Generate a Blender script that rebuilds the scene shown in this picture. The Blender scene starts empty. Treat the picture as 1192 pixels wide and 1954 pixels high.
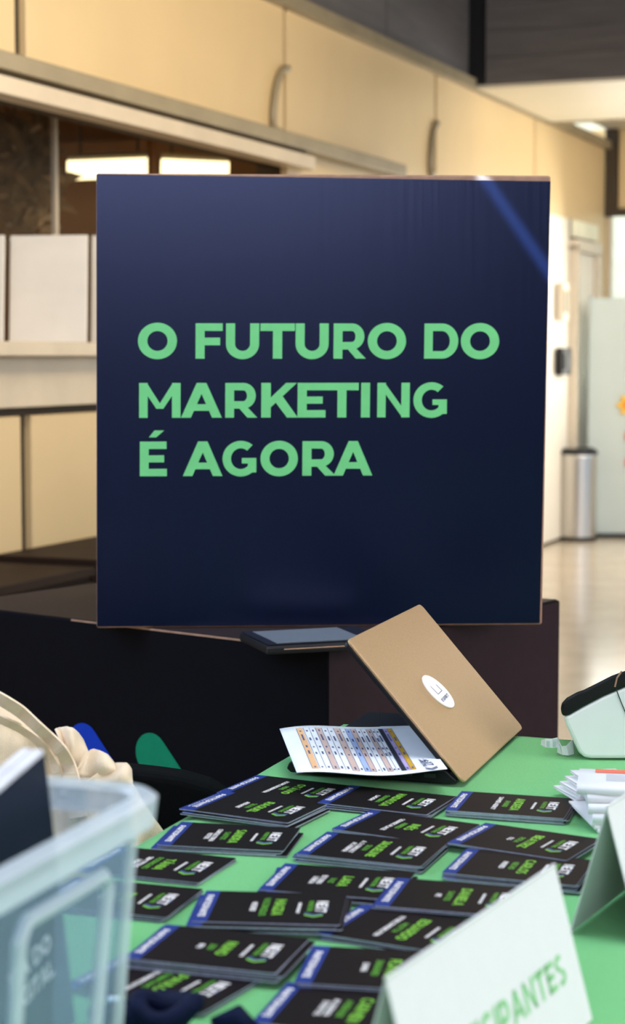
import bpy, bmesh, math, random
import numpy as np
from mathutils import Vector, Matrix
random.seed(7)
SC = bpy.context.scene
COL = SC.collection
# ------------------------------------------------------------------ camera
FPX, CXP, CYP, CAMZ = 3500.0, 596.0, 977.0, 1.31
PITCH = math.atan(297/FPX)
cd = bpy.data.cameras.new('camera'); cam = bpy.data.objects.new('camera', cd); COL.objects.link(cam)
cam.location = (0, 0, CAMZ); cam.rotation_euler = (math.pi/2-PITCH, 0, 0)
cd.sensor_fit = 'VERTICAL'; cd.sensor_height = 36; cd.sensor_width = 36
cd.lens = FPX/1954*36
cd.dof.use_dof = True; cd.dof.focus_distance = 2.68; cd.dof.aperture_fstop = 5.5
cd.clip_start = .05
SC.camera = cam
# ------------------------------------------------------------------ world, lights, exposure
SC.view_settings.view_transform = 'Standard'; SC.view_settings.look = 'None'
SC.view_settings.exposure = 0.12; SC.view_settings.gamma = 1.0
SC.view_settings.use_curve_mapping = False
SC.cycles.use_light_tree = False      # every lamp, also the thin sliver, gets its share of samples
w = bpy.data.worlds.new('world'); SC.world = w; w.use_nodes = True
bg = w.node_tree.nodes['Background']; bg.inputs[0].default_value = (.62, .80, 1.0, 1); bg.inputs[1].default_value = .9

def area(name, loc, target, sx, sy, power, color, spread=180):
    l = bpy.data.lights.new(name, 'AREA'); l.shape = 'RECTANGLE'; l.size = sx; l.size_y = sy
    l.energy = power; l.color = color; l.spread = math.radians(spread)
    o = bpy.data.objects.new(name, l); COL.objects.link(o); o.location = loc
    o.rotation_euler = (Vector(target)-Vector(loc)).to_track_quat('-Z', 'Y').to_euler()
    return o
area('window_light_right', (4.6, 1.0, 2.3), (0, 2.6, .8), 4.0, 2.4, 124, (1.0, .935, .91))
area('window_light_rear', (-.3, -3.2, 3.0), (0, 3, 1.3), 3.6, 1.5, 120, (.82, .86, 1.0))
area('overhead_table_fill', (.5, 1.9, 4.3), (.2, 2.2, 0), 2.6, 2.6, 62, (.84, .92, 1.0), 120)  # added overhead fill to brighten the table top; the ceiling stays closed
area('blue_fill_left', (-2.1, 2.7, 2.2), (.3, 1.7, .8), 1.6, 1.6, 50, (.50, .70, 1.0))  # added blue fill for left-facing sides, no window stands behind it
area('ceiling_lamp_warm', (1.2, 6.4, 2.85), (-1.0, 7.0, 1.4), 3.0, .5, 38, (1.0, .80, .54))
area('sill_board_fill', (-.3, 4.7, 2.9), (-1.0, 6.9, 1.4), 1.2, .6, 22, (1.0, .88, .72))  # added warm fill out of view, brightens the boards on the sill
area('ceiling_lamp_hall', (3.6, 10.5, 2.75), (3.0, 12.5, .8), 2.5, 2.0, 135, (1.0, .92, .80))
area('end_window_daylight', (3.2, 12.6, 1.7), (1.2, 7.5, .9), 2.6, 1.3, 46, (1.0, .97, .88))
sl = bpy.data.lights.new('sun', 'SUN'); sl.energy = 3.2; sl.color = (1.0, .93, .74); sl.angle = .02
so = bpy.data.objects.new('sun', sl); COL.objects.link(so); so.rotation_euler = Vector((.3836, .9235, -.75)).to_track_quat('-Z', 'Y').to_euler()
area('inner_room_fill', (-2.2, 8.8, 2.6), (-2.0, 9.6, .8), 1.5, .6, 60, (1.0, .66, .32))  # added warm fill besides the tube lamps, lifts the brown interior
# added strip lamp out of view, throws a blue streak across the sign's upper right corner
def sliver(loc, p0, p1, width, power):
    l = bpy.data.lights.new('streak_lamp', 'AREA'); l.shape = 'RECTANGLE'; l.energy = power; l.color = (.35, .62, 1.0); l.spread = math.radians(.7)
    p0, p1, loc = Vector(p0), Vector(p1), Vector(loc); z = (loc-(p0+p1)/2).normalized(); x = p1-p0; x = (x-z*x.dot(z)); l.size = x.length; l.size_y = width
    x.normalize(); y = z.cross(x); o = bpy.data.objects.new('streak_lamp', l); COL.objects.link(o)
    o.matrix_world = Matrix((( x.x, y.x, z.x, loc.x), (x.y, y.y, z.y, loc.y), (x.z, y.z, z.z, loc.z), (0, 0, 0, 1)))
sliver((1.5, 2.0, 2.5), (.325, 3.43, 1.66), (.475, 3.43, 1.46), .008, .085)

# ------------------------------------------------------------------ helpers
FWD = np.array([0, math.cos(PITCH), -math.sin(PITCH)]); UPV = np.array([0, math.sin(PITCH), math.cos(PITCH)])
def ray(x, y): return np.array([(x-CXP)/FPX, 0, 0])+FWD+UPV*(CYP-y)/FPX
def gz(x, y, z):
    d = ray(x, y); return np.array([0, 0, CAMZ])+d*((z-CAMZ)/d[2])
def gy(x, y, Y):
    d = ray(x, y); return np.array([0, 0, CAMZ])+d*(Y/d[1])

def mat(name, col, rough=.6, metal=0., noise=.06, scale=40., bump=0., bscale=None, spec=.5, sheen=0., stretch=None, emit=None, estr=0., coat=0.):
    m = bpy.data.materials.new(name); m.use_nodes = True
    nt = m.node_tree; b = nt.nodes['Principled BSDF']
    b.inputs['Roughness'].default_value = rough; b.inputs['Metallic'].default_value = metal
    b.inputs['Specular IOR Level'].default_value = spec
    if sheen: b.inputs['Sheen Weight'].default_value = sheen
    if coat:
        b.inputs['Coat Weight'].default_value = coat; b.inputs['Coat Roughness'].default_value = .15
    tc = nt.nodes.new('ShaderNodeTexCoord'); mp = nt.nodes.new('ShaderNodeMapping')
    nt.links.new(tc.outputs['Object'], mp.inputs[0])
    if stretch: mp.inputs['Scale'].default_value = stretch
    n = nt.nodes.new('ShaderNodeTexNoise'); n.inputs['Scale'].default_value = scale; n.inputs['Detail'].default_value = 4
    nt.links.new(mp.outputs[0], n.inputs['Vector'])
    r = nt.nodes.new('ShaderNodeValToRGB'); c = np.array(col)
    lo = np.clip(c*(1-noise), 0, 1); hi = np.clip(c*(1+noise), 0, 1)
    r.color_ramp.elements[0].position = .3; r.color_ramp.elements[1].position = .7
    r.color_ramp.elements[0].color = (*lo, 1); r.color_ramp.elements[1].color = (*hi, 1)
    nt.links.new(n.outputs['Fac'], r.inputs[0]); nt.links.new(r.outputs[0], b.inputs['Base Color'])
    if bump:
        n2 = nt.nodes.new('ShaderNodeTexNoise'); n2.inputs['Scale'].default_value = bscale or scale; n2.inputs['Detail'].default_value = 3
        nt.links.new(mp.outputs[0], n2.inputs['Vector'])
        bp = nt.nodes.new('ShaderNodeBump'); bp.inputs['Strength'].default_value = bump; bp.inputs['Distance'].default_value = .004
        nt.links.new(n2.outputs['Fac'], bp.inputs['Height']); nt.links.new(bp.outputs[0], b.inputs['Normal'])
    if emit:
        b.inputs['Emission Color'].default_value = (*emit, 1); b.inputs['Emission Strength'].default_value = estr
    return m

def translucent(name, col, alpha, rough=.3):
    m = bpy.data.materials.new(name); m.use_nodes = True; nt = m.node_tree
    out = nt.nodes['Material Output']; b = nt.nodes['Principled BSDF']
    b.inputs['Base Color'].default_value = (*col, 1); b.inputs['Roughness'].default_value = rough
    t = nt.nodes.new('ShaderNodeBsdfTransparent'); t.inputs[0].default_value = (.95, .975, 1, 1)
    n = nt.nodes.new('ShaderNodeTexNoise'); n.inputs['Scale'].default_value = 30
    mr = nt.nodes.new('ShaderNodeMapRange'); mr.inputs[3].default_value = alpha-.03; mr.inputs[4].default_value = alpha+.03
    nt.links.new(n.outputs['Fac'], mr.inputs[0])
    mx = nt.nodes.new('ShaderNodeMixShader'); nt.links.new(mr.outputs[0], mx.inputs[0])
    nt.links.new(t.outputs[0], mx.inputs[1]); nt.links.new(b.outputs[0], mx.inputs[2]); nt.links.new(mx.outputs[0], out.inputs[0])
    return m

class MB:
    def __init__(s): s.v = []; s.f = []; s.m = []; s.mats = []
    def mi(s, m):
        if m not in s.mats: s.mats.append(m)
        return s.mats.index(m)
    def add(s, vs, fs, m):
        k = len(s.v); i = s.mi(m)
        s.v += [tuple(float(c) for c in p) for p in vs]
        for f in fs: s.f.append(tuple(k+q for q in f)); s.m.append(i)
    def box(s, lo, hi, m, M=None):
        x0, y0, z0 = lo; x1, y1, z1 = hi
        vs = [(x0,y0,z0),(x1,y0,z0),(x1,y1,z0),(x0,y1,z0),(x0,y0,z1),(x1,y0,z1),(x1,y1,z1),(x0,y1,z1)]
        if M is not None: vs = [tuple(M @ Vector(v)) for v in vs]
        s.add(vs, [(3,2,1,0),(4,5,6,7),(0,1,5,4),(1,2,6,5),(2,3,7,6),(3,0,4,7)], m)
    def prism(s, pts, off, m, mside=None):
        """polygon (3-D points, ccw from outside) extruded by vector off"""
        n = len(pts); P = [np.array(p, float) for p in pts]; Q = [p+np.array(off) for p in P]
        s.add(P, [tuple(range(n))], m); s.add(Q, [tuple(reversed(range(n)))], m)
        s.add(P+Q, [(i, i+n, (i+1) % n+n, (i+1) % n) for i in range(n)], mside or m)
    def tube(s, pts, r, m, seg=10, cap=True):
        pts = [Vector(p) for p in pts]; n = len(pts); rs = r if isinstance(r, (list, tuple)) else [r]*n
        vs = []; nrm = None
        for i, p in enumerate(pts):
            t = (pts[min(i+1, n-1)]-pts[max(i-1, 0)]).normalized()
            if nrm is None: nrm = t.orthogonal().normalized()
            nrm = (nrm-t*nrm.dot(t)).normalized(); bn = t.cross(nrm)
            for k in range(seg):
                a = 2*math.pi*k/seg; vs.append(p+(nrm*math.cos(a)+bn*math.sin(a))*rs[i])
        fs = [(i*seg+k, i*seg+(k+1) % seg, (i+1)*seg+(k+1) % seg, (i+1)*seg+k) for i in range(n-1) for k in range(seg)]
        if cap: fs += [tuple(reversed(range(seg))), tuple(range((n-1)*seg, n*seg))]
        s.add(vs, fs, m)
    def lathe(s, prof, c, m, seg=32):
        vs = [(c[0]+r*math.cos(2*math.pi*k/seg), c[1]+r*math.sin(2*math.pi*k/seg), c[2]+z) for r, z in prof for k in range(seg)]
        n = len(prof)
        fs = [(i*seg+k, i*seg+(k+1) % seg, (i+1)*seg+(k+1) % seg, (i+1)*seg+k) for i in range(n-1) for k in range(seg)]
        fs += [tuple(reversed(range(seg))), tuple(range((n-1)*seg, n*seg))]
        s.add(vs, fs, m)
    def mesh(s, name):
        me = bpy.data.meshes.new(name); me.from_pydata(s.v, [], s.f)
        for m in s.mats: me.materials.append(m)
        me.polygons.foreach_set('material_index', s.m); me.update(); return me
    def build(s, name, parent=None, bevel=0, seg=2, smooth=False, weld=False, bmat=None):
        me = s.mesh(name)
        if bevel or weld:
            bm = bmesh.new(); bm.from_mesh(me); bmesh.ops.remove_doubles(bm, verts=bm.verts, dist=1e-6)
            bmesh.ops.recalc_face_normals(bm, faces=bm.faces)
            if bevel:
                es = [e for e in bm.edges if len(e.link_faces) == 2 and e.calc_face_angle(0) > .5]
                kw = {}
                if bmat is not None:
                    me.materials.append(bmat); kw['material'] = len(me.materials)-1
                bmesh.ops.bevel(bm, geom=es, offset=bevel, segments=seg, profile=.5, affect='EDGES', **kw)
            bm.to_mesh(me); bm.free()
        if smooth:
            me.polygons.foreach_set('use_smooth', [True]*len(me.polygons))
        return link(name, me, parent)
def link(name, me, parent=None):
    o = bpy.data.objects.new(name, me); COL.objects.link(o)
    if parent: o.parent = parent
    return o
def tag(o, label=None, cat=None, group=None, kind=None):
    if label: o['label'] = label
    if cat: o['category'] = cat
    if group: o['group'] = group
    if kind: o['kind'] = kind
    return o
def empty(name, loc=(0,0,0), rz=0., **k):
    o = bpy.data.objects.new(name, None); COL.objects.link(o); o.location = loc; o.rotation_euler = (0,0,rz)
    o.empty_display_size = .05
    return tag(o, **k)
def struct(mb, name, parent=None, **k):
    o = mb.build(name, parent, **k)
    if parent is None: o['kind'] = 'structure'; o.matrix_world = RM
    return o

# ------------------------------------------------------------------ lettering: own bold geometric capitals
SW, HB = .255, .215      # stem and bar thickness, cap height 1
def arc(cx, cy, rx, ry, a0, a1, w=SW, h=HB, n=20):
    out = []
    for i in range(n):
        t0 = math.radians(a0+(a1-a0)*i/n); t1 = math.radians(a0+(a1-a0)*(i+1)/n)
        o = lambda t: (cx+rx*math.cos(t), cy+ry*math.sin(t)); q = lambda t: (cx+(rx-w)*math.cos(t), cy+(ry-h)*math.sin(t))
        out.append([o(t0), o(t1), q(t1), q(t0)])
    return out
def R(x0, y0, x1, y1): return [[(x0,y0),(x1,y0),(x1,y1),(x0,y1)]]
def Pg(*p): return [list(p)]
def tpt(p, dx, dy): return [[(x+dx, y+dy) for x, y in q] for q in p]
def bowl(x, yb, yt, rx, h=HB):
    r = (yt-yb)/2; return R(SW*.5, yt-h, x-rx, yt)+R(SW*.5, yb, x-rx, yb+h)+arc(x-rx, yb+r, rx, r, -90, 90, SW, h)
S = SW
GL = {
 'I': (S, R(0,0,S,1)), 'L': (.70, R(0,0,S,1)+R(0,0,.70,HB)),
 'F': (.76, R(0,0,S,1)+R(0,1-HB,.76,1)+R(0,.38,.69,.38+HB)),
 'E': (.78, R(0,0,S,1)+R(0,1-HB,.77,1)+R(0,0,.78,HB)+R(0,.40,.70,.40+HB-.01)),
 'H': (.93, R(0,0,S,1)+R(.93-S,0,.93,1)+R(0,.39,.93,.39+HB)),
 'T': (.94, R(0,1-HB,.94,1)+R(.47-S/2,0,.47+S/2,1)),
 'U': (.93, R(0,.42,S,1)+R(.93-S,.42,.93,1)+arc(.465,.42,.465,.435,180,360,S,HB+.02)),
 'O': (1.12, arc(.56,.5,.56,.515,0,360,S+.015,HB+.02,40)), 'Q': (1.12, arc(.56,.5,.56,.515,0,360,S,HB,40)+Pg((.60,.25),(.78,.05),(.99,-.12),(1.08,.02),(.80,.30))),
 'D': (1.02, R(0,0,S,1)+bowl(1.02,0,1,.50)), 'P': (.88, R(0,0,S,1)+bowl(.88,.26,1,.36)),
 'R': (.92, R(0,0,S,1)+bowl(.88,.26,1,.36)+Pg((.36,.32),(.60,.34),(.93,0),(.64,0))),
 'B': (.90, R(0,0,S,1)+bowl(.85,.44,1,.27,.19)+bowl(.90,0,.57,.28,.20)),
 'C': (.98, arc(.54,.5,.54,.515,48,312,S,HB,30)),
 'G': (1.02, arc(.55,.5,.55,.515,50,328,S,HB,30)+R(1.02-S,.10,1.02,.52)+R(.58,.36,1.02,.52)),
 'J': (.66, R(.66-S,.35,.66,1)+R(.10,1-HB,.66,1)+arc(.33,.34,.33,.355,200,360,S,HB)),
 'A': (1.10, Pg((0,0),(.265,0),(.68,1),(.42,1))+Pg((.835,0),(1.10,0),(.68,1),(.42,1))+R(.24,.20,.86,.39)),
 'V': (1.06, Pg((0,1),(.28,1),(.66,0),(.40,0))+Pg((1.06,1),(.79,1),(.40,0),(.66,0))),
 'N': (.98, R(0,0,S,1)+R(.98-S,0,.98,1)+Pg((0,1),(.22,1),(.98,0),(.76,0))),
 'M': (1.18, R(0,0,S-.01,1)+R(1.18-S+.01,0,1.18,1)+Pg((0,1),(.22,1),(.69,.26),(.49,.26))+Pg((1.18,1),(.96,1),(.49,.26),(.69,.26))),
 'K': (.98, R(0,0,S,1)+Pg((.18,.22),(.18,.50),(.66,1),(.95,1))+Pg((.36,.47),(.54,.66),(.98,0),(.69,0))),
 'X': (1.0, Pg((0,0),(.28,0),(.98,1),(.70,1))+Pg((1.0,0),(.72,0),(.02,1),(.30,1))),
 'Y': (1.0, R(.5-S/2,0,.5+S/2,.45)+Pg((0,1),(.28,1),(.63,.40),(.37,.40))+Pg((1,1),(.72,1),(.37,.40),(.63,.40))),
 'Z': (.86, R(.02,1-HB,.84,1)+R(0,0,.86,HB)+Pg((0,HB-.06),(.30,HB),(.84,1-HB+.06),(.52,1-HB))),
 'S': (.82, arc(.41,.735,.40,.28,40,270,S,.20)+arc(.41,.265,.41,.28,-140,90,S,.20)),
 ' ': (.32, []), '.': (.2, R(0,0,.2,.22)), '-': (.4, R(0,.34,.4,.52)),
 '|': (.1, R(0,0,.1,1)),
}
ACU = Pg((.26,1.12),(.47,1.12),(.70,1.32),(.42,1.32))
GL['É'] = (.78, GL['E'][1]+ACU); GL['Á'] = (1.10, GL['A'][1]+tpt(ACU,.14,-.02)); GL['Ê'] = (.78, GL['E'][1]+Pg((.12,1.08),(.30,1.08),(.40,1.20),(.50,1.08),(.68,1.08),(.50,1.30),(.30,1.30)))
GL['Ã'] = (1.10, GL['A'][1]+R(.30,1.1,.8,1.22)); GL['Â'] = (1.10, GL['A'][1]+tpt(GL['Ê'][1][len(GL['E'][1]):],.15,0))
def text_polys(t, gap=.075):
    x = 0; out = []
    for ch in t:
        wd, ps = GL[ch]; out += tpt(ps, x, 0); x += wd+gap
    return out, max(x-gap, .01)
def put_text(mb, t, m, h, M, maxw=None, align='c', gap=.075, xs=1.0, zst=.000002):
    ps, wd = text_polys(t, gap); sx = h*xs
    if maxw and wd*sx > maxw: sx = maxw/wd
    x0 = {'c': -wd*sx/2, 'l': 0, 'r': -wd*sx}[align]
    for ip, p in enumerate(ps):
        a = sum(p[i][0]*p[(i+1) % len(p)][1]-p[(i+1) % len(p)][0]*p[i][1] for i in range(len(p)))
        q = p if a > 0 else p[::-1]
        mb.add([tuple(M @ Vector((x0+x*sx, y*h, zst*ip))) for x, y in q], [tuple(range(len(q)))], m)
def T2(x, y, z=0): return Matrix.Translation((x, y, z))

# ------------------------------------------------------------------ materials
M_panel = mat('cream_wall_panel', (.70,.53,.29), .45, noise=.04, scale=2)
M_trim = mat('olive_metal_trim', (.30,.25,.16), .4, noise=.1, scale=6)
M_trimlight = mat('pale_metal_trim', (.62,.53,.40), .4, noise=.06, scale=6)
M_joint = mat('dark_joint', (.05,.035,.02), .7)
M_dgrey = mat('dark_grey_cladding', (.125,.115,.115), .6, noise=.15, scale=3, stretch=(1,1,12))
M_soffit = mat('pale_soffit', (.72,.68,.56), .5, noise=.03, scale=2)
M_ceil = mat('dark_ceiling', (.05,.048,.05), .7)
M_floor = mat('polished_stone_floor', (.55,.47,.37), .16, noise=.10, scale=5, spec=.5)
M_plinth = mat('dark_wood_cabinet', (.022,.013,.010), .6, noise=.2, scale=5, spec=.12)
M_brown = mat('brown_interior_wall', (.20,.10,.035), .6, noise=.15, scale=2)
M_mull = mat('orange_brown_mullion', (.30,.12,.03), .5)
M_leaf = mat('dry_brown_leaf', (.26,.15,.06), .6, noise=.4, scale=9)
M_white = mat('white_board', (.90,.86,.79), .55, noise=.03, scale=8)
M_door = mat('white_door_paint', (.86,.80,.70), .4, noise=.02)
M_frame = mat('pale_door_frame', (.66,.58,.47), .4)
M_black = mat('black_plastic', (.010,.010,.012), .4, noise=.1, spec=.3)
M_steel = mat('brushed_steel', (.62,.60,.57), .28, metal=1., noise=.06, scale=10, stretch=(1,1,.05))
M_pale = mat('pale_blue_partition', (.52,.60,.60), .5, noise=.03, scale=3)
M_glow = mat('daylit_garden_haze', (.88,.88,.70), .8, noise=.15, scale=1.5)
M_lamp = mat('tube_lamp_glow', (1,.9,.7), .5, emit=(1,.80,.42), estr=2.6)
M_navy = mat('navy_printed_carton', (.0010,.0030,.0150), .27, noise=.10, scale=60, stretch=(1,1,.04), bump=.05, bscale=90, spec=.55)
M_navy.node_tree.nodes['Principled BSDF'].inputs['Specular Tint'].default_value = (.52,.58,1.0,1)
M_kraft = mat('raw_kraft_edge', (.34,.19,.12), .8, noise=.15, scale=60)
M_green_ink = mat('mint_green_ink', (.15,.57,.20), .5, noise=.05, scale=30)
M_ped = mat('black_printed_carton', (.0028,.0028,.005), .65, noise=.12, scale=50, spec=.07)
M_pedside = mat('aubergine_carton_face', (.025,.0125,.0155), .6, noise=.12, scale=50, spec=.12)  # right pedestal face, paler and redder than the black body
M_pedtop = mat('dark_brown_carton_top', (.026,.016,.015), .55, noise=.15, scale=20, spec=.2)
M_pblue = mat('royal_blue_print', (.006,.040,.40), .6, spec=.1)
M_pgreen = mat('deep_green_print', (.004,.20,.10), .6, spec=.1)
M_cloth = mat('green_tablecloth', (.15,.46,.165), .85, noise=.05, scale=300, bump=.25, bscale=900, sheen=.1, spec=.15)
M_card = mat('black_card_print', (.0095,.0065,.0075), .5, noise=.1, scale=80, spec=.10)
M_cardedge = mat('pale_card_edge', (.40,.43,.54), .5, noise=.15, scale=200)
M_strip = mat('blue_card_strip', (.023,.042,.205), .5, noise=.06, scale=80, spec=.12)
M_ink = mat('white_ink', (.86,.80,.77), .6, spec=.2)
M_lime = mat('lime_ink', (.20,.50,.045), .5)
M_lime2 = mat('dark_lime_ink', (.10,.33,.03), .5)
M_chev = mat('slate_blue_ink', (.05,.09,.23), .5)
M_lid = mat('champagne_lid', (.53,.335,.175), .42, metal=.35, noise=.05, scale=300, spec=.5)
M_lapblack = mat('black_laptop_plastic', (.009,.009,.011), .45, noise=.1, scale=200, spec=.25)
M_key = mat('laptop_key', (.02,.02,.022), .5)
M_badge = mat('white_sticker', (.86,.84,.80), .35)
M_print = mat('grey_blue_print', (.10,.11,.22), .5)
M_paper = mat('white_paper', (.82,.83,.86), .7, noise=.015, scale=60)
M_leaflet = mat('leaflet_paper', (.90,.86,.83), .7, noise=.015, scale=60)
M_tent = mat('white_card_stock', (.74,.72,.725), .65, noise=.01, scale=60)
M_tentgreen = mat('pale_green_print', (.26,.56,.26), .6)
M_printer = mat('white_printer_shell', (.80,.80,.80), .3, noise=.01)
M_gloss = mat('gloss_black_shell', (.008,.009,.010), .25, noise=.1, spec=.25)
M_tote = mat('cream_cotton_canvas', (.84,.66,.46), .85, noise=.05, scale=60, bump=.3, bscale=700, sheen=.1)
M_bfab = mat('black_fabric', (.0035,.004,.0045), .9, noise=.2, scale=200, bump=.2, bscale=500, spec=.08)
M_bin = translucent('frosted_plastic', (.42,.57,.74), .22)
M_rim = translucent('frosted_plastic_rim', (.80,.86,.91), .50)
M_book = mat('navy_booklet_cover', (.006,.009,.026), .5, spec=.2)
M_bookblue = mat('booklet_page_white', (.78,.76,.80), .6)
M_lany = mat('navy_ribbon', (.0025,.006,.028), .7, noise=.2, scale=100, spec=.12)
M_screen = mat('tablet_glass', (.16,.18,.21), .3, noise=.05, spec=.6)
M_red = mat('coral_red_print', (.80,.16,.10), .6)
M_yellow = mat('yellow_petal', (.90,.52,.02), .6)
M_pink = mat('pink_petal', (.80,.22,.20), .6)
M_glass = translucent('window_glass', (.45,.36,.25), .045, .05)

# ------------------------------------------------------------------ ROOM (its own axes: s along the panelled wall, t out of it)
A = np.array([.3836, .9235, 0]); N = np.array([.9235, -.3836, 0]); P0 = np.array([0, 8.763, 0])
def rm(s, t, z): return P0+A*s+N*t+np.array([0, 0, z])
RM = Matrix(((A[0], N[0], 0, P0[0]), (A[1], N[1], 0, P0[1]), (0, 0, 1, 0), (0, 0, 0, 1)))
def rbox(mb, s0, s1, t0, t1, z0, z1, m): mb.box((s0, t0, z0), (s1, t1, z1), m)
ZT = 2.90
# floor
mb = MB(); rbox(mb, -14, 14, -.25, 12, -.06, 0, M_floor); struct(mb, 'floor')
mb = MB(); rbox(mb, -13.2, -13.0, -.2, 12, 0, 4.4, M_ceil); struct(mb, 'wall_rear')
# wall_left: core behind the panels, pieces above, below and beyond the window opening
mb = MB()
rbox(mb, -12, -.2, -.20, -.03, 0, 1.33, M_joint); rbox(mb, -12, -.2, -.20, -.03, 2.2, ZT, M_joint)
rbox(mb, -.2, 6.0, -.20, -.03, 0, ZT, M_joint)
WL = struct(mb, 'wall_left')
joints = [-7.1, -4.85, -2.59, -.32, 1.80, 3.84, 5.83]
for a_, b_ in zip(joints[:-1], joints[1:]):
    mb = MB(); rbox(mb, a_+(.036 if a_ == -2.59 else .02), b_-(.036 if b_ == -2.59 else .02), -.035, 0, 2.285, ZT, M_panel); struct(mb, 'wall_panel', WL, bevel=.006)
for a_, b_ in zip(joints[:-1], joints[1:]):
    z1 = 1.105 if b_ < 0 else 2.285
    if a_ < -.2 or b_ < 3.9:
        mb = MB(); rbox(mb, a_+(.034 if a_ == -2.59 else .02), b_-(.034 if b_ == -2.59 else .02), -.035, 0, .02, z1, M_panel); struct(mb, 'wall_panel', WL, bevel=.006)
mb = MB(); rbox(mb, 3.862, 4.02, -.035, 0, .02, 2.285, M_panel); struct(mb, 'wall_panel', WL)
mb = MB(); rbox(mb, 5.50, 5.81, -.035, 0, .02, 2.285, M_panel); struct(mb, 'wall_panel', WL)
mb = MB(); rbox(mb, -12, -.2, -.03, .03, 1.135, 1.31, M_trimlight); struct(mb, 'apron_panel', WL, bevel=.004)
# dark cladding above the panelled wall
mb = MB(); rbox(mb, -12, 2.40, -.20, -.04, ZT, 4.4, M_joint); WU = struct(mb, 'wall_upper')
for i in range(9):
    mb = MB(); rbox(mb, 2.40-1.4*(i+1)+.008, 2.40-1.4*i-.008, -.04, 0, ZT, 4.4, M_dgrey); struct(mb, 'cladding_panel', WU)
mb = MB(); rbox(mb, -12, 5.83, -.01, .05, ZT-.025, ZT+.035, M_trim); struct(mb, 'trim_1')
# ledge over the window: dark upper rail, groove, bright lower rail
mb = MB(); rbox(mb, -12, 1.04, 0, .10, 2.245, 2.305, M_trim); rbox(mb, -12, -.2, -.03, .05, 2.225, 2.245, M_joint)
struct(mb, 'trim_2', bevel=.004)
mb = MB(); rbox(mb, -12, -.2, 0, .10, 2.165, 2.225, M_trimlight); struct(mb, 'trim_3', bevel=.004)
# window sill
mb = MB(); rbox(mb, -12, .9, -.60, -.03, 1.31, 1.36, M_trimlight); rbox(mb, -12, -.2, -.031, .11, 1.31, 1.36, M_trimlight); struct(mb, 'trim_4', bevel=.006)
# window with mullions and panes, set back behind the sill
GT = -.42
def s_at(px, t):     # wall coordinate s where the sight line of column px meets the plane t
    k = (px-CXP)/FPX; return (N[0]*t+P0[0]-k*(P0[1]+N[1]*t))/(k*A[1]-A[0])
WIN = empty('window_1', (0,0,0), 0, kind='structure'); WLOC = Vector((-2.2, GT, 1.36)); WIN.matrix_world = RM @ Matrix.Translation(WLOC)
def wchild(mb, name, par=WIN, loc=None, **k):
    o = mb.build(name, par, **k); o.matrix_parent_inverse = Matrix.Translation(loc or WLOC).inverted(); return o
sm = [-7.5, -5.2, s_at(110, GT), s_at(293, GT), .9]
for i, (s_, wd) in enumerate(zip(sm[1:-1], (.03, .011, .020))):
    mb = MB(); rbox(mb, s_-wd, s_+wd, GT-.010, GT+.010, 1.36, 2.45, M_mull if i == 2 else M_trimlight); wchild(mb, 'mullion')
for a_, b_ in zip(sm[:-1], sm[1:]):
    mb = MB(); rbox(mb, a_+.02, b_-.02, GT-.003, GT+.003, 1.36, 2.45, M_glass); wchild(mb, 'pane')
# room seen through the window
mb = MB(); rbox(mb, -14, 3, -4.1, -4.0, 0, 2.9, M_brown); struct(mb, 'wall_interior')
mb = MB(); rbox(mb, 2.9, 3.0, -4.0, -.20, 0, 2.9, M_brown); struct(mb, 'wall_interior_end')
mb = MB(); rbox(mb, -14, -13.9, -4.0, -.20, 0, 2.9, M_brown); struct(mb, 'wall_interior_side')
mb = MB(); rbox(mb, -14, 3, -4.0, -.20, 2.75, 2.80, M_brown); struct(mb, 'ceiling_interior')
mb = MB(); rbox(mb, -14, 3, -4.0, -.25, -.06, 0, M_brown); struct(mb, 'floor_interior')
# tube lamps hanging in the inner room
def tube_lamp(p0, p1, label):
    c = (np.array(p0)+np.array(p1))/2; t = empty('tube_lamp', tuple(c), label=label, cat='lamp')
    mb = MB(); mb.tube([np.array(p0)-c, np.array(p1)-c], .045, M_lamp, 12); mb.build('tube', t, smooth=False)
    mb = MB(); d = np.array(p1)-p0
    for q in (.15, .85): mb.tube([np.array(p0)+d*q-c+[0,0,.04], np.array(p0)+d*q-c+[0,0,2.745-c[2]]], .006, M_black, 6)
    mb.build('hanger', t)
    mb = MB(); mb.tube([np.array(p0)-c+[0,0,.05], np.array(p1)-c+[0,0,.05]], .02, M_trim, 6); mb.build('housing', t)
tube_lamp(gy(130, 325, 8.3), gy(286, 319, 8.3), 'glowing tube lamp behind the glass, beside the upper left corner of the navy sign')
tube_lamp(gy(308, 320, 8.9), gy(436, 326, 8.9), 'glowing tube lamp behind the glass, peeking just above the navy sign top edge')
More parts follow.
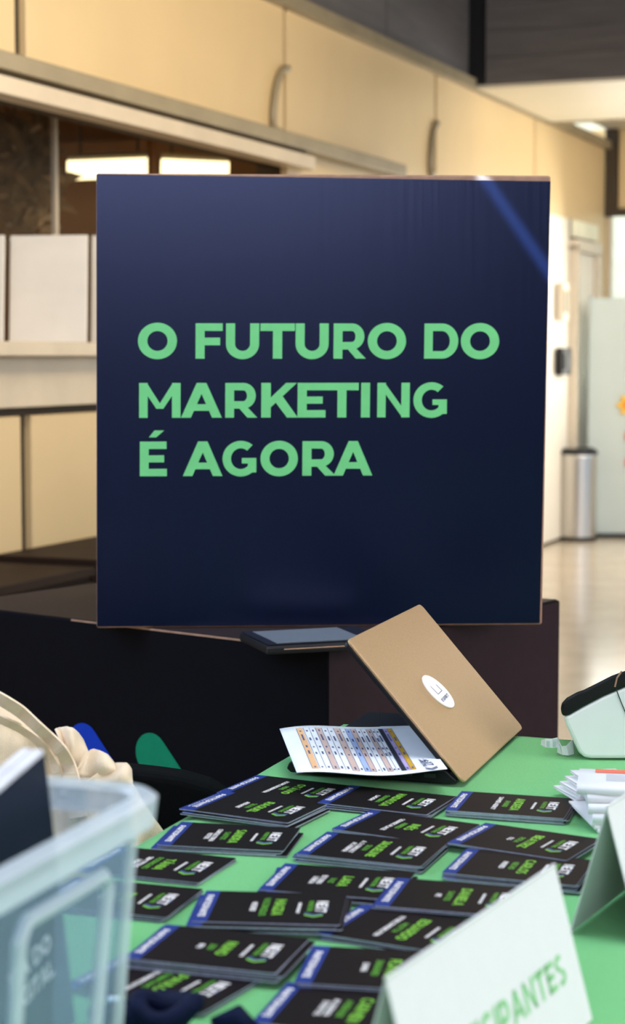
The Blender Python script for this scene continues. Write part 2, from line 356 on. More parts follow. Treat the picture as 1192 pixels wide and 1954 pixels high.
# leaf cluster added in place of the trees reflected in the glass
pl = empty('reflected_tree_leaves', tuple(gy(50, 520, 7.9)*[1,1,0]), label='brown leaves standing in for reflected trees, behind the glass above the white boards', cat='plant')
cpl = np.array(pl.location)
mb = MB(); mb.lathe([(.10,0),(.15,.0),(.19,.38),(.17,.40),(.15,.36)], (0,0,0), M_trim, 16); mb.build('standin_pot', pl)
mb = MB(); mb.tube([(0,0,.36),(.02,0,.9),(0,.02,1.5)], [.03,.025,.015], M_joint, 8); mb.build('stem', pl)
mb = MB()
for i in range(420):
    c = gy(random.gauss(45,34), random.gauss(345,60), 7.9+random.uniform(-.12,.12))-cpl
    d = np.array([random.gauss(0,1) for _ in range(3)]); d /= np.linalg.norm(d); e = np.cross(d, [.3,.8,.5]); e /= np.linalg.norm(e)
    l = random.uniform(.04,.08); mb.add([c-d*l, c+e*l*.35+d*.1*l, c+d*l, c-e*l*.35+d*.1*l], [(0,1,2,3)], M_leaf)
o = mb.build('foliage', pl); o['kind'] = 'stuff'
# white boards on the sill
def board(x0, y0, x1, y1, Y, label):
    p = gy(x0, y1, Y); q = gy(x1, y0, Y-.04)
    t = empty('display_board', (p[0], p[1], 1.36), label=label, cat='board', group='white boards on the window sill')
    mb = MB(); W = q[0]-p[0]; H = q[2]-1.36
    mb.prism([(0,0,0),(W,-.04,0),(W,.02,H),(0,.06,H)], (0,.015,0), M_white); mb.build('board_panel', t, bevel=.003)
    mb = MB(); mb.box((W*.3,.02,0),(W*.36,.14,.012),M_trim); mb.box((W*.3,.055,0),(W*.36,.07,H*.6),M_trim); mb.build('stand', t)
board(17, 446, 163, 648, 6.62, 'whole white board standing on the window sill left of the navy sign')
board(-120, 446, 3, 648, 6.46, 'white board on the sill cut by the left edge of the picture')
board(173, 446, 285, 648, 7.02, 'white board on the sill mostly hidden behind the navy sign')
# dark low cabinets at the wall foot
def cabinet(s0, s1, h, label):
    t = empty('low_cabinet', tuple(rm(s0, .0, 0)), math.atan2(A[1], A[0]), label=label, cat='cabinet', group='dark low cabinets along the panelled wall')
    L = s1-s0
    mb = MB(); mb.box((0,-.40,0),(L,-.02,h-.03),M_plinth); mb.build('body', t, bevel=.004)
    mb = MB(); mb.box((0,-.42,h-.03),(L,-.02,h),M_plinth); mb.build('top', t, bevel=.004)
    for i in range(2):
        mb = MB(); mb.box((L*i/2+.01,-.418,.06),(L*(i+1)/2-.01,-.401,h-.05),M_plinth); d = mb.build('door', t, bevel=.003)
        mb = MB(); mb.tube([(L/2+(-.05 if i == 0 else .05),-.43,h*.5),(L/2+(-.05 if i == 0 else .05),-.43,h*.5+.1)],.006,M_steel,6); mb.build('handle', d)
cabinet(-4.62, -2.86, .625, 'dark low cabinet, the slightly lower one, at the left picture edge')
cabinet(-2.84, -1.20, .645, 'dark low cabinet, the slightly taller one, running behind the navy sign')
# hanging cable loops on the panel joints
def cable(s_, w_, label):
    pts = [rm(s_-.02, .012, 2.31)]
    for i in range(9):
        a_ = math.pi*(1-.5*i/8); pts.append(rm(s_+.03+w_*math.cos(a_)*1., .015, 2.33+.28*math.sin(a_)))
    mb = MB(); mb.tube(pts, .018, M_trim, 8); o = mb.build('cable', smooth=True); tag(o, label, 'cable')
cable(-.36, .17, 'thick curved cable at the joint right of the widest wall panel')
cable(1.76, .12, 'faint thin cable at the panel joint above the right half of the sign')
# bulkhead across the room, soffits and ceilings
mb = MB(); rbox(mb, 2.44, 2.62, .0, 8, ZT+.004, 4.4, M_joint); BK = struct(mb, 'wall_bulkhead')
for i in range(10):
    mb = MB(); rbox(mb, 2.405, 2.44, .10, 8, ZT+.004+.15*i, ZT+.152+.15*i, M_dgrey); struct(mb, 'plank', BK)
mb = MB(); rbox(mb, 2.39, 2.44, .0, .09, ZT, 4.4, M_black); struct(mb, 'trim_5')
mb = MB(); rbox(mb, -12, 2.62, -.2, 12, 4.4, 4.46, M_ceil); struct(mb, 'ceiling')
mb = MB(); rbox(mb, 2.42, 4.1, .03, 8, ZT-.02, ZT, M_soffit); struct(mb, 'ceiling_soffit')
mb = MB(); rbox(mb, 4.1, 6.05, .0, 8, ZT+.13, ZT+.16, M_soffit); rbox(mb, 4.08, 4.12, .0, 8, ZT-.03, ZT+.15, M_trim); struct(mb, 'ceiling_recess')
# door in the left wall, beyond the sign
DR = empty('door_1', tuple(rm(4.78, 0, 0)), math.atan2(A[1], A[0]), kind='structure')
mb = MB(); rbox(mb, 4.03, 4.77, -.035, 0, .02, 2.285, M_door); struct(mb, 'wall_panel', WL, bevel=.006)
mb = MB(); mb.box((.05,-.01,.01),(.66,.03,2.06),M_door); mb.build('door_leaf', DR, bevel=.004)
for x0,x1,z0,z1 in ((0,.05,0,2.10),(.66,.72,0,2.10),(.0,.72,2.06,2.14)):
    mb = MB(); mb.box((x0,-.06,z0),(x1,.03,z1),M_frame); mb.build('door_frame', DR)
mb = MB(); mb.box((0.02,-.03,2.16),(.70,.0,2.28),M_glow); mb.build('transom', DR)
mb = MB(); mb.tube([(.58,-.07,.95),(.58,-.07,1.15)],.014,M_black,8); mb.tube([(.58,0,1.05),(.58,-.07,1.05)],.01,M_black,6); mb.build('door_handle', DR)
for z in (.5,1.25,1.75):
    mb = MB(); mb.box((.12,-.018,z-.17),(.56,-.009,z+.17),M_door); mb.build('door_panel', DR, bevel=.004)
# end wall with a bright window
mb = MB(); rbox(mb, 5.85, 6.0, -.2, 8, 0, .9, M_panel); rbox(mb, 5.85, 6.0, -.2, 8, 2.42, ZT+.13, M_panel); rbox(mb, 5.85, 6.0, -.2, .01, .9, 2.42, M_panel)
EW = struct(mb, 'wall_end')
for i in range(4):
    mb = MB(); rbox(mb, 5.825, 5.85, .10+1.3*i, 1.36+1.3*i, 2.43, ZT+.1, M_panel); struct(mb, 'wall_panel', EW, bevel=.006)
mb = MB(); rbox(mb, 5.79, 5.85, 0, 8, 2.37, 2.43, M_joint); struct(mb, 'trim_6')
mb = MB(); rbox(mb, 5.79, 5.85, 0.0, .09, 2.43, ZT+.13, M_joint); struct(mb, 'trim_7')
W2 = empty('window_2', (0,0,0), 0, kind='structure'); W2L = Vector((5.9, .1, .9)); W2.matrix_world = RM @ Matrix.Translation(W2L)
for i in range(5):
    mb = MB(); rbox(mb, 5.88, 5.94, .01+.9*i, .035+.9*i, .9, 2.37, M_frame); wchild(mb, 'mullion', W2, W2L)
    mb = MB(); rbox(mb, 5.905, 5.912, .035+.9*i, .91+.9*i, .9, 2.37, M_glass); wchild(mb, 'pane', W2, W2L)
# daylit screen wall of the courtyard outside that window
mb = MB(); rbox(mb, 13.6, 13.8, -5, 12, -.1, 5, M_glow); struct(mb, 'wall_courtyard')
mb = MB()
# ------------------------------------------------------------------ things beyond the sign, at right
t = empty('litter_bin', tuple(gz(1100, 1030, 0)*[1,1,0]), label='round stainless steel litter bin on the floor by the white door', cat='bin')
Zb = t.location[1]; rb = 37*Zb/FPX
mb = MB(); mb.lathe([(rb*.97,0),(rb,.02),(rb,.60),(rb*.98,.615)],(0,0,0),M_steel,40); mb.build('body', t, smooth=False)
mb = MB(); mb.lathe([(rb*1.02,.615),(rb*1.02,.64),(rb*.8,.66),(rb*.78,.63)],(0,0,0),M_black,40); mb.build('rim', t)
mb = MB(); mb.lathe([(rb*1.01,0),(rb*1.01,.03)],(0,0,.0),M_black,40); mb.build('foot_ring', t)
p = gz(1122, 1026, 0)
t = empty('partition_panel', (p[0], p[1], 0), label='pale grey-blue standing partition at the right picture edge', cat='partition')
hp = gy(1122, 568, p[1])[2]
mb = MB(); mb.box((0,0,.03),(1.6,.04,hp),M_pale); mb.build('panel', t, bevel=.004)
mb = MB(); mb.box((-.012,-.008,.0),(.012,.048,hp+.01),M_pale); mb.build('post', t)
mb = MB(); mb.box((-.0,-.02,.0),(1.6,.06,.03),M_black); mb.build('foot_rail', t)
def flower(x, y, m1, m2, r, label):
    c = gy(x, y, p[1]-.012); t = empty('paper_flower', tuple(c), label=label, cat='decoration')
    mb = MB()
    for k in range(6):
        a_ = k*math.pi/3; ca, sa = math.cos(a_), math.sin(a_); cb, sb = math.cos(a_+.45), math.sin(a_+.45); cc, sc_ = math.cos(a_-.45), math.sin(a_-.45)
        mb.prism([(0,0,0),(cc*r*.6,-.004,sc_*r*.6),(ca*r,-.012,sa*r),(cb*r*.6,-.004,sb*r*.6)],(0,.005,0),m1)
    mb.build('petals', t)
    mb = MB(); mb.tube([(0,.0,0),(0,-.012,0)],r*.3,m2,12); mb.build('flower_centre', t)
flower(1196, 773, M_yellow, M_red, .085, 'yellow paper flower with red centre on the pale partition')
flower(1198, 832, M_pink, M_yellow, .035, 'pink paper flower just below the yellow one on the partition')
flower(1198, 882, M_pink, M_red, .035, 'lowest pink paper flower on the partition')
c = rm(4.22, .035, 0)
def wallthing(name, s0, s1, z0, z1, m, label, cat, m2=None):
    t = empty(name, tuple(rm(s0,.012,z0)), math.atan2(A[1],A[0]), label=label, cat=cat)
    mb = MB(); mb.box((0,-.05,0),(s1-s0,0,z1-z0),m); mb.build('case', t, bevel=.006)
    mb = MB(); mb.box(((s1-s0)*.15,-.06,(z1-z0)*.2),((s1-s0)*.85,-.05,(z1-z0)*.8),m2 or m); mb.build('front', t, bevel=.003)
wallthing('notice_frame', 4.38, 4.54, 1.56, 1.82, M_frame, 'small beige notice frame on the wall right of the sign', 'frame', M_trim)
wallthing('wall_phone', 4.38, 4.62, 1.18, 1.37, M_black, 'black wall phone beside the white door below the beige notice', 'phone')

# ------------------------------------------------------------------ PEDESTAL and SIGN
PH = .80
c0 = gz(625, 1240, PH)
dr = np.array([.601, .799, 0]); dl = np.array([-.80, .60, 0])
LR, LL = .82, .98
ped = empty('carton_pedestal', (c0[0], c0[1], 0), label='large black carton pedestal carrying the navy sign', cat='pedestal')
mb = MB(); q = [np.zeros(3), dr*LR, dr*LR+dl*LL, dl*LL]
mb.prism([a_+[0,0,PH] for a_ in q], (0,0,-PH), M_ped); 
mb.build('body', ped, bevel=.0035, seg=2)
mb = MB(); nrm_ = np.array([-.6,-.8,0]); mb.prism([dl*.004+nrm_*.0006+[0,0,PH-.003], dl*.62+nrm_*.0006+[0,0,PH-.003], dl*.62+nrm_*.0006+[0,0,PH+.0005], dl*.004+nrm_*.0006+[0,0,PH+.0005]], -nrm_*.002, M_kraft); o = mb.build('raw_edge', ped); o['label'] = 'bare brown carton edge'
mb = MB(); n_ = [dr*.006+dl*.006, dr*(LR-.006)+dl*.006, dr*(LR-.006)+dl*(LL-.006), dr*.006+dl*(LL-.006)]
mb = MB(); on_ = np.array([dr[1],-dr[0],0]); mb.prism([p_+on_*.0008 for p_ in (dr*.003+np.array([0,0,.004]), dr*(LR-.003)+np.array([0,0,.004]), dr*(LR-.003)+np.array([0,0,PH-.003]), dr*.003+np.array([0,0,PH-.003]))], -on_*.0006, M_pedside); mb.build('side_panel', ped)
for k, (u0, u1) in enumerate(((.006, .5), (.506, .994))):
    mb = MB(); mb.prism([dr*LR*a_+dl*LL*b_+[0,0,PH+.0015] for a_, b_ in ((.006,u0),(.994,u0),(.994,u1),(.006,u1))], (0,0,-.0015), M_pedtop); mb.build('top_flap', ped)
# printed chevrons on the left face
nl = np.array([-.6, -.8, 0])
def face_pt(x, y):       # pixel -> (along, up) on the left face
    d = ray(x, y); o = np.array([0,0,CAMZ])-c0*[1,1,0]
    tt = -(o@nl)/(d@nl); hit = o+d*tt; return hit@dl, hit[2]
def chevron(pts, wdt, m, name, off):
    mb = MB(); base = c0*[1,1,0]*0
    P = [np.array(p) for p in pts]
    for i in range(len(P)-1):
        d = P[i+1]-P[i]; d /= np.linalg.norm(d); nn = np.array([-d[1], d[0]])
        ring = [P[i]+nn*wdt*math.cos(a_)-d*wdt*math.sin(a_) for a_ in np.linspace(0, math.pi, 14)]+[P[i+1]-nn*wdt*math.cos(a_)+d*wdt*math.sin(a_) for a_ in np.linspace(0, math.pi, 14)]
        mb.prism([dl*u+np.array([0,0,v])+nl*off for u, v in ring], -nl*(off-.0002), m)
    mb.build(name, ped)
ga = face_pt(289, 1438); gb = face_pt(420, 1640); gc = face_pt(290, 1840)
wd = abs(face_pt(257,1438)[0]-face_pt(322,1438)[0])/2*.92
chevron([ga, gb, gc], wd, M_pgreen, 'green_chevron', .0010)
ga = face_pt(160, 1418); gb = face_pt(300, 1640); gc = face_pt(160, 1850)
chevron([ga, gb, gc], wd, M_pblue, 'blue_chevron', .0012)

# sign carton
bl = gz(184, 1198, PH+.003); br = bl+np.array([.841, .045, 0])
SWD = np.linalg.norm((br-bl)[:2]); rot = math.atan2(br[1]-bl[1], br[0]-bl[0])
sign = empty('sign_carton', (bl[0], bl[1], PH+.002), rot, label='big square navy carton sign with green block lettering', cat='sign')
SHT = gy(184, 328, bl[1])[2]-PH
SHR = gy(1047, 342, br[1])[2]-PH
SKEW = .0075       # the carton has settled slightly out of square
mb = MB(); mb.prism([(0,.004,0),(SWD,.004,0),(SWD+SKEW,.004,SHT-.004),(SKEW,.004,SHT-.004)], (0,.546,0), M_kraft); mb.build('body', sign, bevel=.003, seg=1)
TOPX = SWD+.006
mb = MB(); mb.prism([(.001,0,.0035),(SWD-.005,0,.0035),(TOPX-.007+SKEW,0,SHR-.006),(.001+SKEW,0,SHT-.006)], (0,.0045,0), M_navy); mb.build('front_panel', sign)
# lettering laid out by the sign's own width fractions
Z8 = 1.2817
def su(zx): return (zx-56)/1107*SWD
def sz(zy, zx=600): return SHT*(1-(zy-37-(zx-56)*.012*(1-(zy-37)/1115))/1115)
lines = [('O FUTURO DO', [157,297,371,455,541,634,718,857,947],[252,363,452,539,622,713,812,941,1042],(404,490)),
         ('MARKETING',[160,262,370,458,547,615,703,743,832],[261,362,448,548,616,697,725,823,915],(549,634)),
         ('É AGORA',[162,267,364,457,560,637],[228,364,447,549,641,733],(692,777))]
for li, (t_, xs0, xs1, (yt, yb)) in enumerate(lines):
    mb = MB()
    for ch, x0, x1 in zip(t_.replace(' ', ''), xs0, xs1):
        wd_, ps = GL[ch]; u0, u1 = su(x0), su(x1); dz = -(x0-157)*.0000045*SHT*0
        z0 = sz(yb, 160); z1 = sz(yt, 160)
        for p_ in ps:
            a_ = sum(p_[i][0]*p_[(i+1)%len(p_)][1]-p_[(i+1)%len(p_)][0]*p_[i][1] for i in range(len(p_)))
            q_ = p_ if a_ > 0 else p_[::-1]
            mb.add([(u0+(u1-u0)*x/wd_+SKEW*(z0+(z1-z0)*y)/SHT, -.0006-.00002*len(mb.f), z0+(z1-z0)*y) for x, y in q_], [tuple(range(len(q_)))], M_green_ink)
        mb.build('letter', sign); mb = MB()
# tablet on the pedestal corner
pz = PH+.004
corn = [gz(470,1200,pz+.02), gz(512,1232,pz+.02), gz(716,1221,pz+.02), gz(690,1190,pz+.02)]
cen = sum(corn)/4; ax = (corn[2]-corn[1]); ay = corn[0]-corn[1]
ang = math.atan2(ax[1], ax[0])
tab = empty('tablet', (cen[0], cen[1], pz), ang, label='black tablet lying flat under the navy sign', cat='tablet')
TW, TD = np.linalg.norm(ax[:2])+.03, .165
mb = MB(); mb.box((-TW/2,-TD/2,.001),(TW/2,TD/2,.017),M_black); mb.build('case', tab, bevel=.005)
mb = MB(); mb.box((-TW/2+.004,-TD/2+.004,.017),(TW/2-.004,TD/2-.004,.0185),M_gloss); mb.build('glass', tab)
mb = MB(); mb.box((-TW/2+.022,-TD/2+.014,.0185),(TW/2-.042,TD/2-.012,.0192),M_screen); mb.build('screen', tab)
mb = MB(); mb.tube([(-TW/2+.03,-TD/2-.001,.010),(TW/2-.05,-TD/2-.001,.010)],.0012,M_kraft,6); mb.build('case_seam', tab)

# ------------------------------------------------------------------ TABLE
TZ = .74
U_ = np.array([.943, -.334, 0]); V_ = np.array([.334, .943, 0])
e1, e2 = gz(460,1492,TZ), gz(270,1600,TZ); b1 = gz(985,1400,TZ)
# left edge line through e1 along V_, back edge through b1 along U_
k = (b1-e1)@V_; PB = e1+V_*k            # back left corner
TL_, TW_ = 2.15, 1.35
tb = empty('event_table', tuple((PB-V_*TL_/2+U_*TW_/2)*[1,1,0]), math.atan2(U_[1], U_[0]), label='table under the green cloth', cat='table')
mb = MB(); mb.box((-TW_/2+.02,-TL_/2+.02,.70),(TW_/2-.02,TL_/2-.02,TZ-.012),M_white); mb.build('tabletop', tb)
for sx in (-1,1):
    for sy in (-1,1):
        mb = MB(); mb.tube([(sx*(TW_/2-.1),sy*(TL_/2-.1),0),(sx*(TW_/2-.1),sy*(TL_/2-.1),.70)],.02,M_steel,10); mb.build('leg', tb)
def pnoise(x, y):
    return (math.sin(7.1*x+3.3*y+1.3)*math.sin(5.3*y-4.1*x+.4)+.6*math.sin(17*x-11*y+2)*math.sin(13*y+9*x))
mb = MB(); nx, ny = 60, 90
vs = []; 
for j in range(ny+1):
    for i in range(nx+1):
        x = -TW_/2+TW_*i/nx; y = -TL_/2+TL_*j/ny
        ed = min(TW_/2-abs(x), TL_/2-abs(y)); z = TZ+.0006*pnoise(x*2.2, y*2.2)-.0006-max(0, .012-ed)*.25
        vs.append((x, y, z))
fs = [(j*(nx+1)+i, j*(nx+1)+i+1, (j+1)*(nx+1)+i+1, (j+1)*(nx+1)+i) for j in range(ny) for i in range(nx)]
# skirt
ringi = [i for i in range(nx+1)]+[(j*(nx+1)+nx) for j in range(1, ny+1)]+[ny*(nx+1)+i for i in range(nx-1,-1,-1)]+[j*(nx+1) for j in range(ny-1,0,-1)]
kk = len(vs); nr = len(ringi)
for lv, zz in enumerate((.70,.45,.02)):
    for q_, i in enumerate(ringi):
        x, y, z = vs[i]; f_ = math.sin(q_*.55)*.012*lv/2+.006
        r_ = math.hypot(x/(TW_/2), y/(TL_/2)); vs.append((x*(1+f_/.7) , y*(1+f_/1.1), zz))
for q_ in range(nr):
    a_, b_ = ringi[q_], ringi[(q_+1) % nr]
    fs.append((a_, kk+q_, kk+(q_+1) % nr, b_))
    for lv in range(2): fs.append((kk+lv*nr+q_, kk+(lv+1)*nr+q_, kk+(lv+1)*nr+(q_+1) % nr, kk+lv*nr+(q_+1) % nr))
mb.add(vs, fs, M_cloth); clo = mb.build('tablecloth', smooth=True)
clo.location = tb.location; clo.rotation_euler = tb.rotation_euler
tag(clo, 'bright green cloth covering the table of attendee badges', 'tablecloth')

# ------------------------------------------------------------------ BADGES
CW, CH, CT = .105, .148, .0011
mb = MB(); pts = []
r_ = .003
for cx, cy, a0 in ((CW/2-r_,-CH/2+r_,-90),(CW/2-r_,CH/2-r_,0),(-CW/2+r_,CH/2-r_,90),(-CW/2+r_,-CH/2+r_,180)):
    for k in range(4): a_ = math.radians(a0+30*k); pts.append((cx+r_*math.cos(a_), cy+r_*math.sin(a_), CT))
mb.prism(pts, (0,0,-CT), M_card, M_cardedge); ME_card = mb.mesh('badge')
mb = MB(); SY = -CH/2+.0155
mb.add([(-CW/2+.0003,-CH/2+.0003,CT+.0001),(CW/2-.0003,-CH/2+.0003,CT+.0001),(CW/2-.0003,SY,CT+.0001),(-CW/2+.0003,SY,CT+.0001)],[(0,1,2,3)],M_strip); ME_strip = mb.mesh('foot_strip')
mb = MB(); put_text(mb, 'PARTICIPANTE', M_ink, .0070, T2(0,-CH/2+.0040,CT+.0002), maxw=.074, gap=.10); ME_part = mb.mesh('strip_lettering')
mb = MB(); fy = lambda f: -CH/2+CH*f
put_text(mb, 'NEXT', M_ink, .0120, T2(-.0060,fy(.805),CT+.0002), maxw=.038)
put_text(mb, 'MARKETING', M_lime2, .0055, T2(-.0065,fy(.752),CT+.0002), maxw=.036)
def chv(mb, x, y, w_, h_, th, m, z):
    mb.add([(x,y+h_,z),(x+th,y+h_,z),(x+th+w_,y+h_/2,z),(x+w_,y+h_/2,z)],[(0,3,2,1)],m)
    mb.add([(x,y,z),(x+th,y,z),(x+th+w_,y+h_/2,z),(x+w_,y+h_/2,z)],[(0,1,2,3)],m)
chv(mb, .0150, fy(.742), .0055, .0185, .0048, M_chev, CT+.0002); chv(mb, .0203, fy(.742), .0055, .0185, .0040, M_lime, CT+.0002)
x_ = -.017
while x_ < .017:           # illegibly small line under the logo
    l_ = random.uniform(.0008,.0014); mb.add([(x_,fy(.682),CT+.0002),(x_+l_,fy(.682),CT+.0002),(x_+l_,fy(.682)+.0032,CT+.0002),(x_,fy(.682)+.0032,CT+.0002)],[(0,1,2,3)],M_ink); x_ += l_+.0004
ME_logo = mb.mesh('logo')
mb = MB(); mb.tube([(0,fy(.885),CT-.0001),(0,fy(.885),CT+.0002)],.0022,M_chev,12); ME_hole = mb.mesh('slot_hole')

def fit(corners, z):
    """least-squares pose of a rigid A6 card from the corners seen"""
    loc = [(-CW/2,-CH/2),(CW/2,-CH/2),(CW/2,CH/2),(-CW/2,CH/2)]
    Wp = [gz(*c, z)[:2] if c else None for c in corners]
    idx = [i for i in range(4) if corners[i]]
    Lc = np.mean([loc[i] for i in idx], 0); Wc = np.mean([Wp[i] for i in idx], 0)
    sc_ = ss = 0
    for i in idx:
        a_ = np.array(loc[i])-Lc; b_ = Wp[i]-Wc; sc_ += a_@b_; ss += a_[0]*b_[1]-a_[1]*b_[0]
    th = math.atan2(ss, sc_); c_, s_ = math.cos(th), math.sin(th)
    off = Wc-np.array([c_*Lc[0]-s_*Lc[1], s_*Lc[0]+c_*Lc[1]])
    return off, th
def badge(x, y, z, th, label, group=None, text=None, full=True):
    b = link('attendee_badge', ME_card); b.location = (x, y, z); b.rotation_euler = (0, 0, th)
    tag(b, label, 'badge', group)
    link('foot_strip', ME_strip, b); link('strip_lettering', ME_part, b)
    if full:
        link('logo', ME_logo, b); link('slot_hole', ME_hole, b)
    if text:
        nm, sn, co = text
        mb = MB(); put_text(mb, nm, M_lime, .0115, T2(0,fy(.515),CT+.0002), maxw=.070, xs=.82); mb.build('name_lettering', b)
        mb = MB(); put_text(mb, sn, M_lime2, .0068, T2(0,fy(.435),CT+.0002), maxw=.062, xs=.85); mb.build('surname_lettering', b)
        mb = MB()
        for i, l_ in enumerate(co): put_text(mb, l_, M_ink, .0060, T2(0 if i == 0 else .004,fy(.360-.055*i),CT+.0002), maxw=.070, xs=.85, gap=.1)
        mb.build('company_lettering', b)
    return b
# corners: strip-far, strip-near, logo-near, logo-far ; number of cards ; base level ; lettering ; label of top card ; where the pile is
ST = [
 ([(492,1484),None,(600,1522),(690,1505)], 3, 0, ('OTÁVIO','PEPE',['AGOPE ENGENHARIA']), 'farthest pile on the left beside the schedule sheet'),
 ([(425,1513),(352,1541),(548,1570),(626,1534)], 6, 1, ('RAQUEL','SILVA',['AERARE']), 'thick pile at left cloth edge before the farthest'),
 ([(670,1499),(607,1531),(809,1556),(870,1518)], 4, 1, ('HADASSA','OLIVEIRA',['LAGOM']), 'pile directly in front of the laptop'),
 ([(885,1511),(838,1545),(1074,1567),(1105,1518)], 6, 0, ('ANDREIA','AMARO',['SUMMER AGENCY']), 'pile touching the folded leaflets'),
 ([(692,1545),(640,1580),(850,1609),(921,1577)], 4, 1, ('INÊS','ABREU',['SOUNDS PLACE']), 'pile with two blue strips side by side'),
 ([(622,1588),(569,1628),(800,1653),(852,1609)], 6, 0, ('JAQUELINE','SILVA',['A. J. CONSULT','ACADEMIA']), 'thick pile third in front of the laptop'),
 ([(932,1573),(875,1607),(1072,1640),(1126,1600)], 3, 4, ('BEATRIZ','ROSA',['ISG']), 'pile just left of the far tent card'),
 ([(898,1620),(853,1664),(1098,1691),(1116,1641)], 6, 0, ('CARLOS','NECHO',['INDEED']), 'pile just behind the near tent card tip'),
 ([(353,1567),(300,1614),(544,1623),(563,1581)], 5, 0, ('SANDRA','SANTOS',['CONSULTORIA','VOTOS']), 'pile at the cloth edge by the tote bag'),
 ([None,None,(380,1685),(452,1637)], 2, 0, ('TÂNIA','RODRIGUES',['SEM TÍTULO'.replace('Í','I'),'LISBOA']), 'farther of two piles half behind the clear bin'),
 ([None,None,(320,1749),(386,1698)], 3, 0, ('RITA','ALVES',['LISBOA']), 'nearer of two piles half behind the clear bin'),
 ([(556,1645),(494,1700),(751,1716),(779,1666)], 4, 1, ('LARA','VAZ',['ESTUDIO','LISBOA']), 'central pile with strips fanned in a V'),
 ([(389,1703),(359,1755),(648,1757),(672,1712)], 8, 0, ('MAGDA','VASCONCELOS',['HOSPER']), 'tallest pile with fanned edges'),
 ([(777,1673),(730,1729),None,(981,1695)], 3, 4, ('DANIELA','SANTOS',['IFE']), 'pile behind the near tent card ridge'),
 ([(675,1727),(633,1780),(850,1822),None], 4, 0, ('EDUARDO','MOTTA',['FUTURE COMMUNICATION']), 'pile left of the near tent card ridge'),
 ([(317,1764),(240,1826),(531,1853),(581,1795)], 7, 3, ('NUNO','LEO',['IPN']), 'thick front left pile right of the clear bin'),
 ([None,None,(391,1930),(494,1870)], 3, 0, ('PAULO','QUINTANS',['CENTRO ADMINISTRATIVO']), 'lowest left pile touching the navy lanyard'),
 ([(600,1809),(577,1872),(860,1893),None], 4, 4, ('FLÁVIA','JANUÁRIO',['LUMIA']), 'farther pile at the near tent card foot'),
 ([(546,1876),(482,1948),None,None], 5, 0, ('CARMEN','ANDRADE',['ACADEMIA','EVENTOS']), 'pile closest to the camera'),
]
STEP = CT+.0003
for si, (cor, n, lev, txt, where) in enumerate(ST):
    top = TZ+.0008+STEP*(n-1+lev)
    off, th = fit(cor, top+CT)
    rr = random.Random(si*13+5); spread = .0035
    ORD = ['', 'second', 'third', 'fourth', 'fifth', 'sixth', 'seventh', 'eighth']
    for i in range(n):
        z = TZ+.0008+STEP*(lev+i)
        if i == n-1:
            badge(off[0], off[1], z, th, 'black badge, top card of '+where, 'black attendee badges', txt)
        else:
            a_ = th+rr.gauss(0, .018); dx = rr.gauss(0, spread); dy = rr.gauss(0, spread)
            if si == 11 and i == n-2: a_ += .16
            badge(off[0]+dx, off[1]+dy, z, a_, 'black badge, '+ORD[n-1-i]+' card down in '+where, 'black attendee badges', None, full=False)

# ------------------------------------------------------------------ LAPTOP with paper
h1 = gz(872,1502,TZ); h2 = gz(985,1397,TZ); hd = (h2-h1); HL = np.linalg.norm(hd); hd = hd/HL
bd = np.array([-hd[1], hd[0], 0])
lap = empty('laptop', tuple(h1), math.atan2(hd[1], hd[0]), label='half open black laptop with a champagne lid on the green cloth', cat='laptop')
# local frame: x along hinge (away from camera), y towards the keyboard front (left)
BD, LIDL, PHI = .240, .232, math.radians(48.5)
mb = MB(); mb.prism([(0,.001,.004),(0,.012,.003),(0,BD-.006,.003),(0,BD,.008),(0,BD-.004,.017),(0,.016,.021),(0,.001,.009)], (HL,0,0), M_lapblack); mb.build('base', lap, bevel=.002)
mb = MB(); mb.box((.02,.035,.0205),(HL-.02,.125,.0235),M_lapblack); kb = mb.build('keyboard', lap)
mb = MB()
for r_ in range(5):
    for c_ in range(14):
        x0 = .026+c_*(HL-.052)/14; y0 = .04+r_*.0165; mb.box((x0,y0,.0235),(x0+(HL-.052)/14-.003,y0+.0135,.0252),M_key)
mb.build('keys', kb)
mb = MB(); mb.box((HL*.35,.150,.0185),(HL*.65,.225,.0200),M_key); mb.build('touchpad', lap)
for y0, y1 in ((.03,.045),(.062,.085),(.10,.112),(.135,.16)):
    mb = MB(); mb.box((-.0012,y0,.010),(.001,y1,.0155),M_key); mb.build('port', lap)
for x in (.03, HL-.03):
    for y in (.03, BD-.03):
        mb = MB(); mb.tube([(x,y,0),(x,y,.005)],.006,M_key,10); mb.build('rubber_foot', lap)
cph, sph = math.cos(PHI), math.sin(PHI)
def lidp(x, a_, n_): return (x, .004+a_*cph-n_*sph, .012+a_*sph+n_*cph)   # a along the lid from hinge, n outward normal
mb = MB(); r_ = .010
out = [(r_,0),(HL-r_,0)]
def rr_poly(x0,x1,y0,y1,r,n=5):
    o = []
    for cx, cy, a0 in ((x1-r,y0+r,-90),(x1-r,y1-r,0),(x0+r,y1-r,90),(x0+r,y0+r,180)):
        for k in range(n+1): a_ = math.radians(a0+90*k/n); o.append((cx+r*math.cos(a_), cy+r*math.sin(a_)))
    return o
pp = rr_poly(0,HL,-.013,LIDL,.009)
P3 = [Vector(lidp(x,a_,.008)) for x,a_ in pp]
offv = Vector(lidp(0,0,.003))-Vector(lidp(0,0,.008))
mb.prism([np.array(p_) for p_ in P3], np.array(offv), M_lid); lid = mb.build('lid', lap, bevel=.0018)
mb = MB(); P4 = [np.array(lidp(x,a_,.003)) for x,a_ in rr_poly(0,HL,.012,LIDL,.009)]; mb.prism(P4, np.array(Vector(lidp(0,0,-.003))-Vector(lidp(0,0,.003))), M_lapblack); mb.build('screen_bezel', lap, bevel=.001)
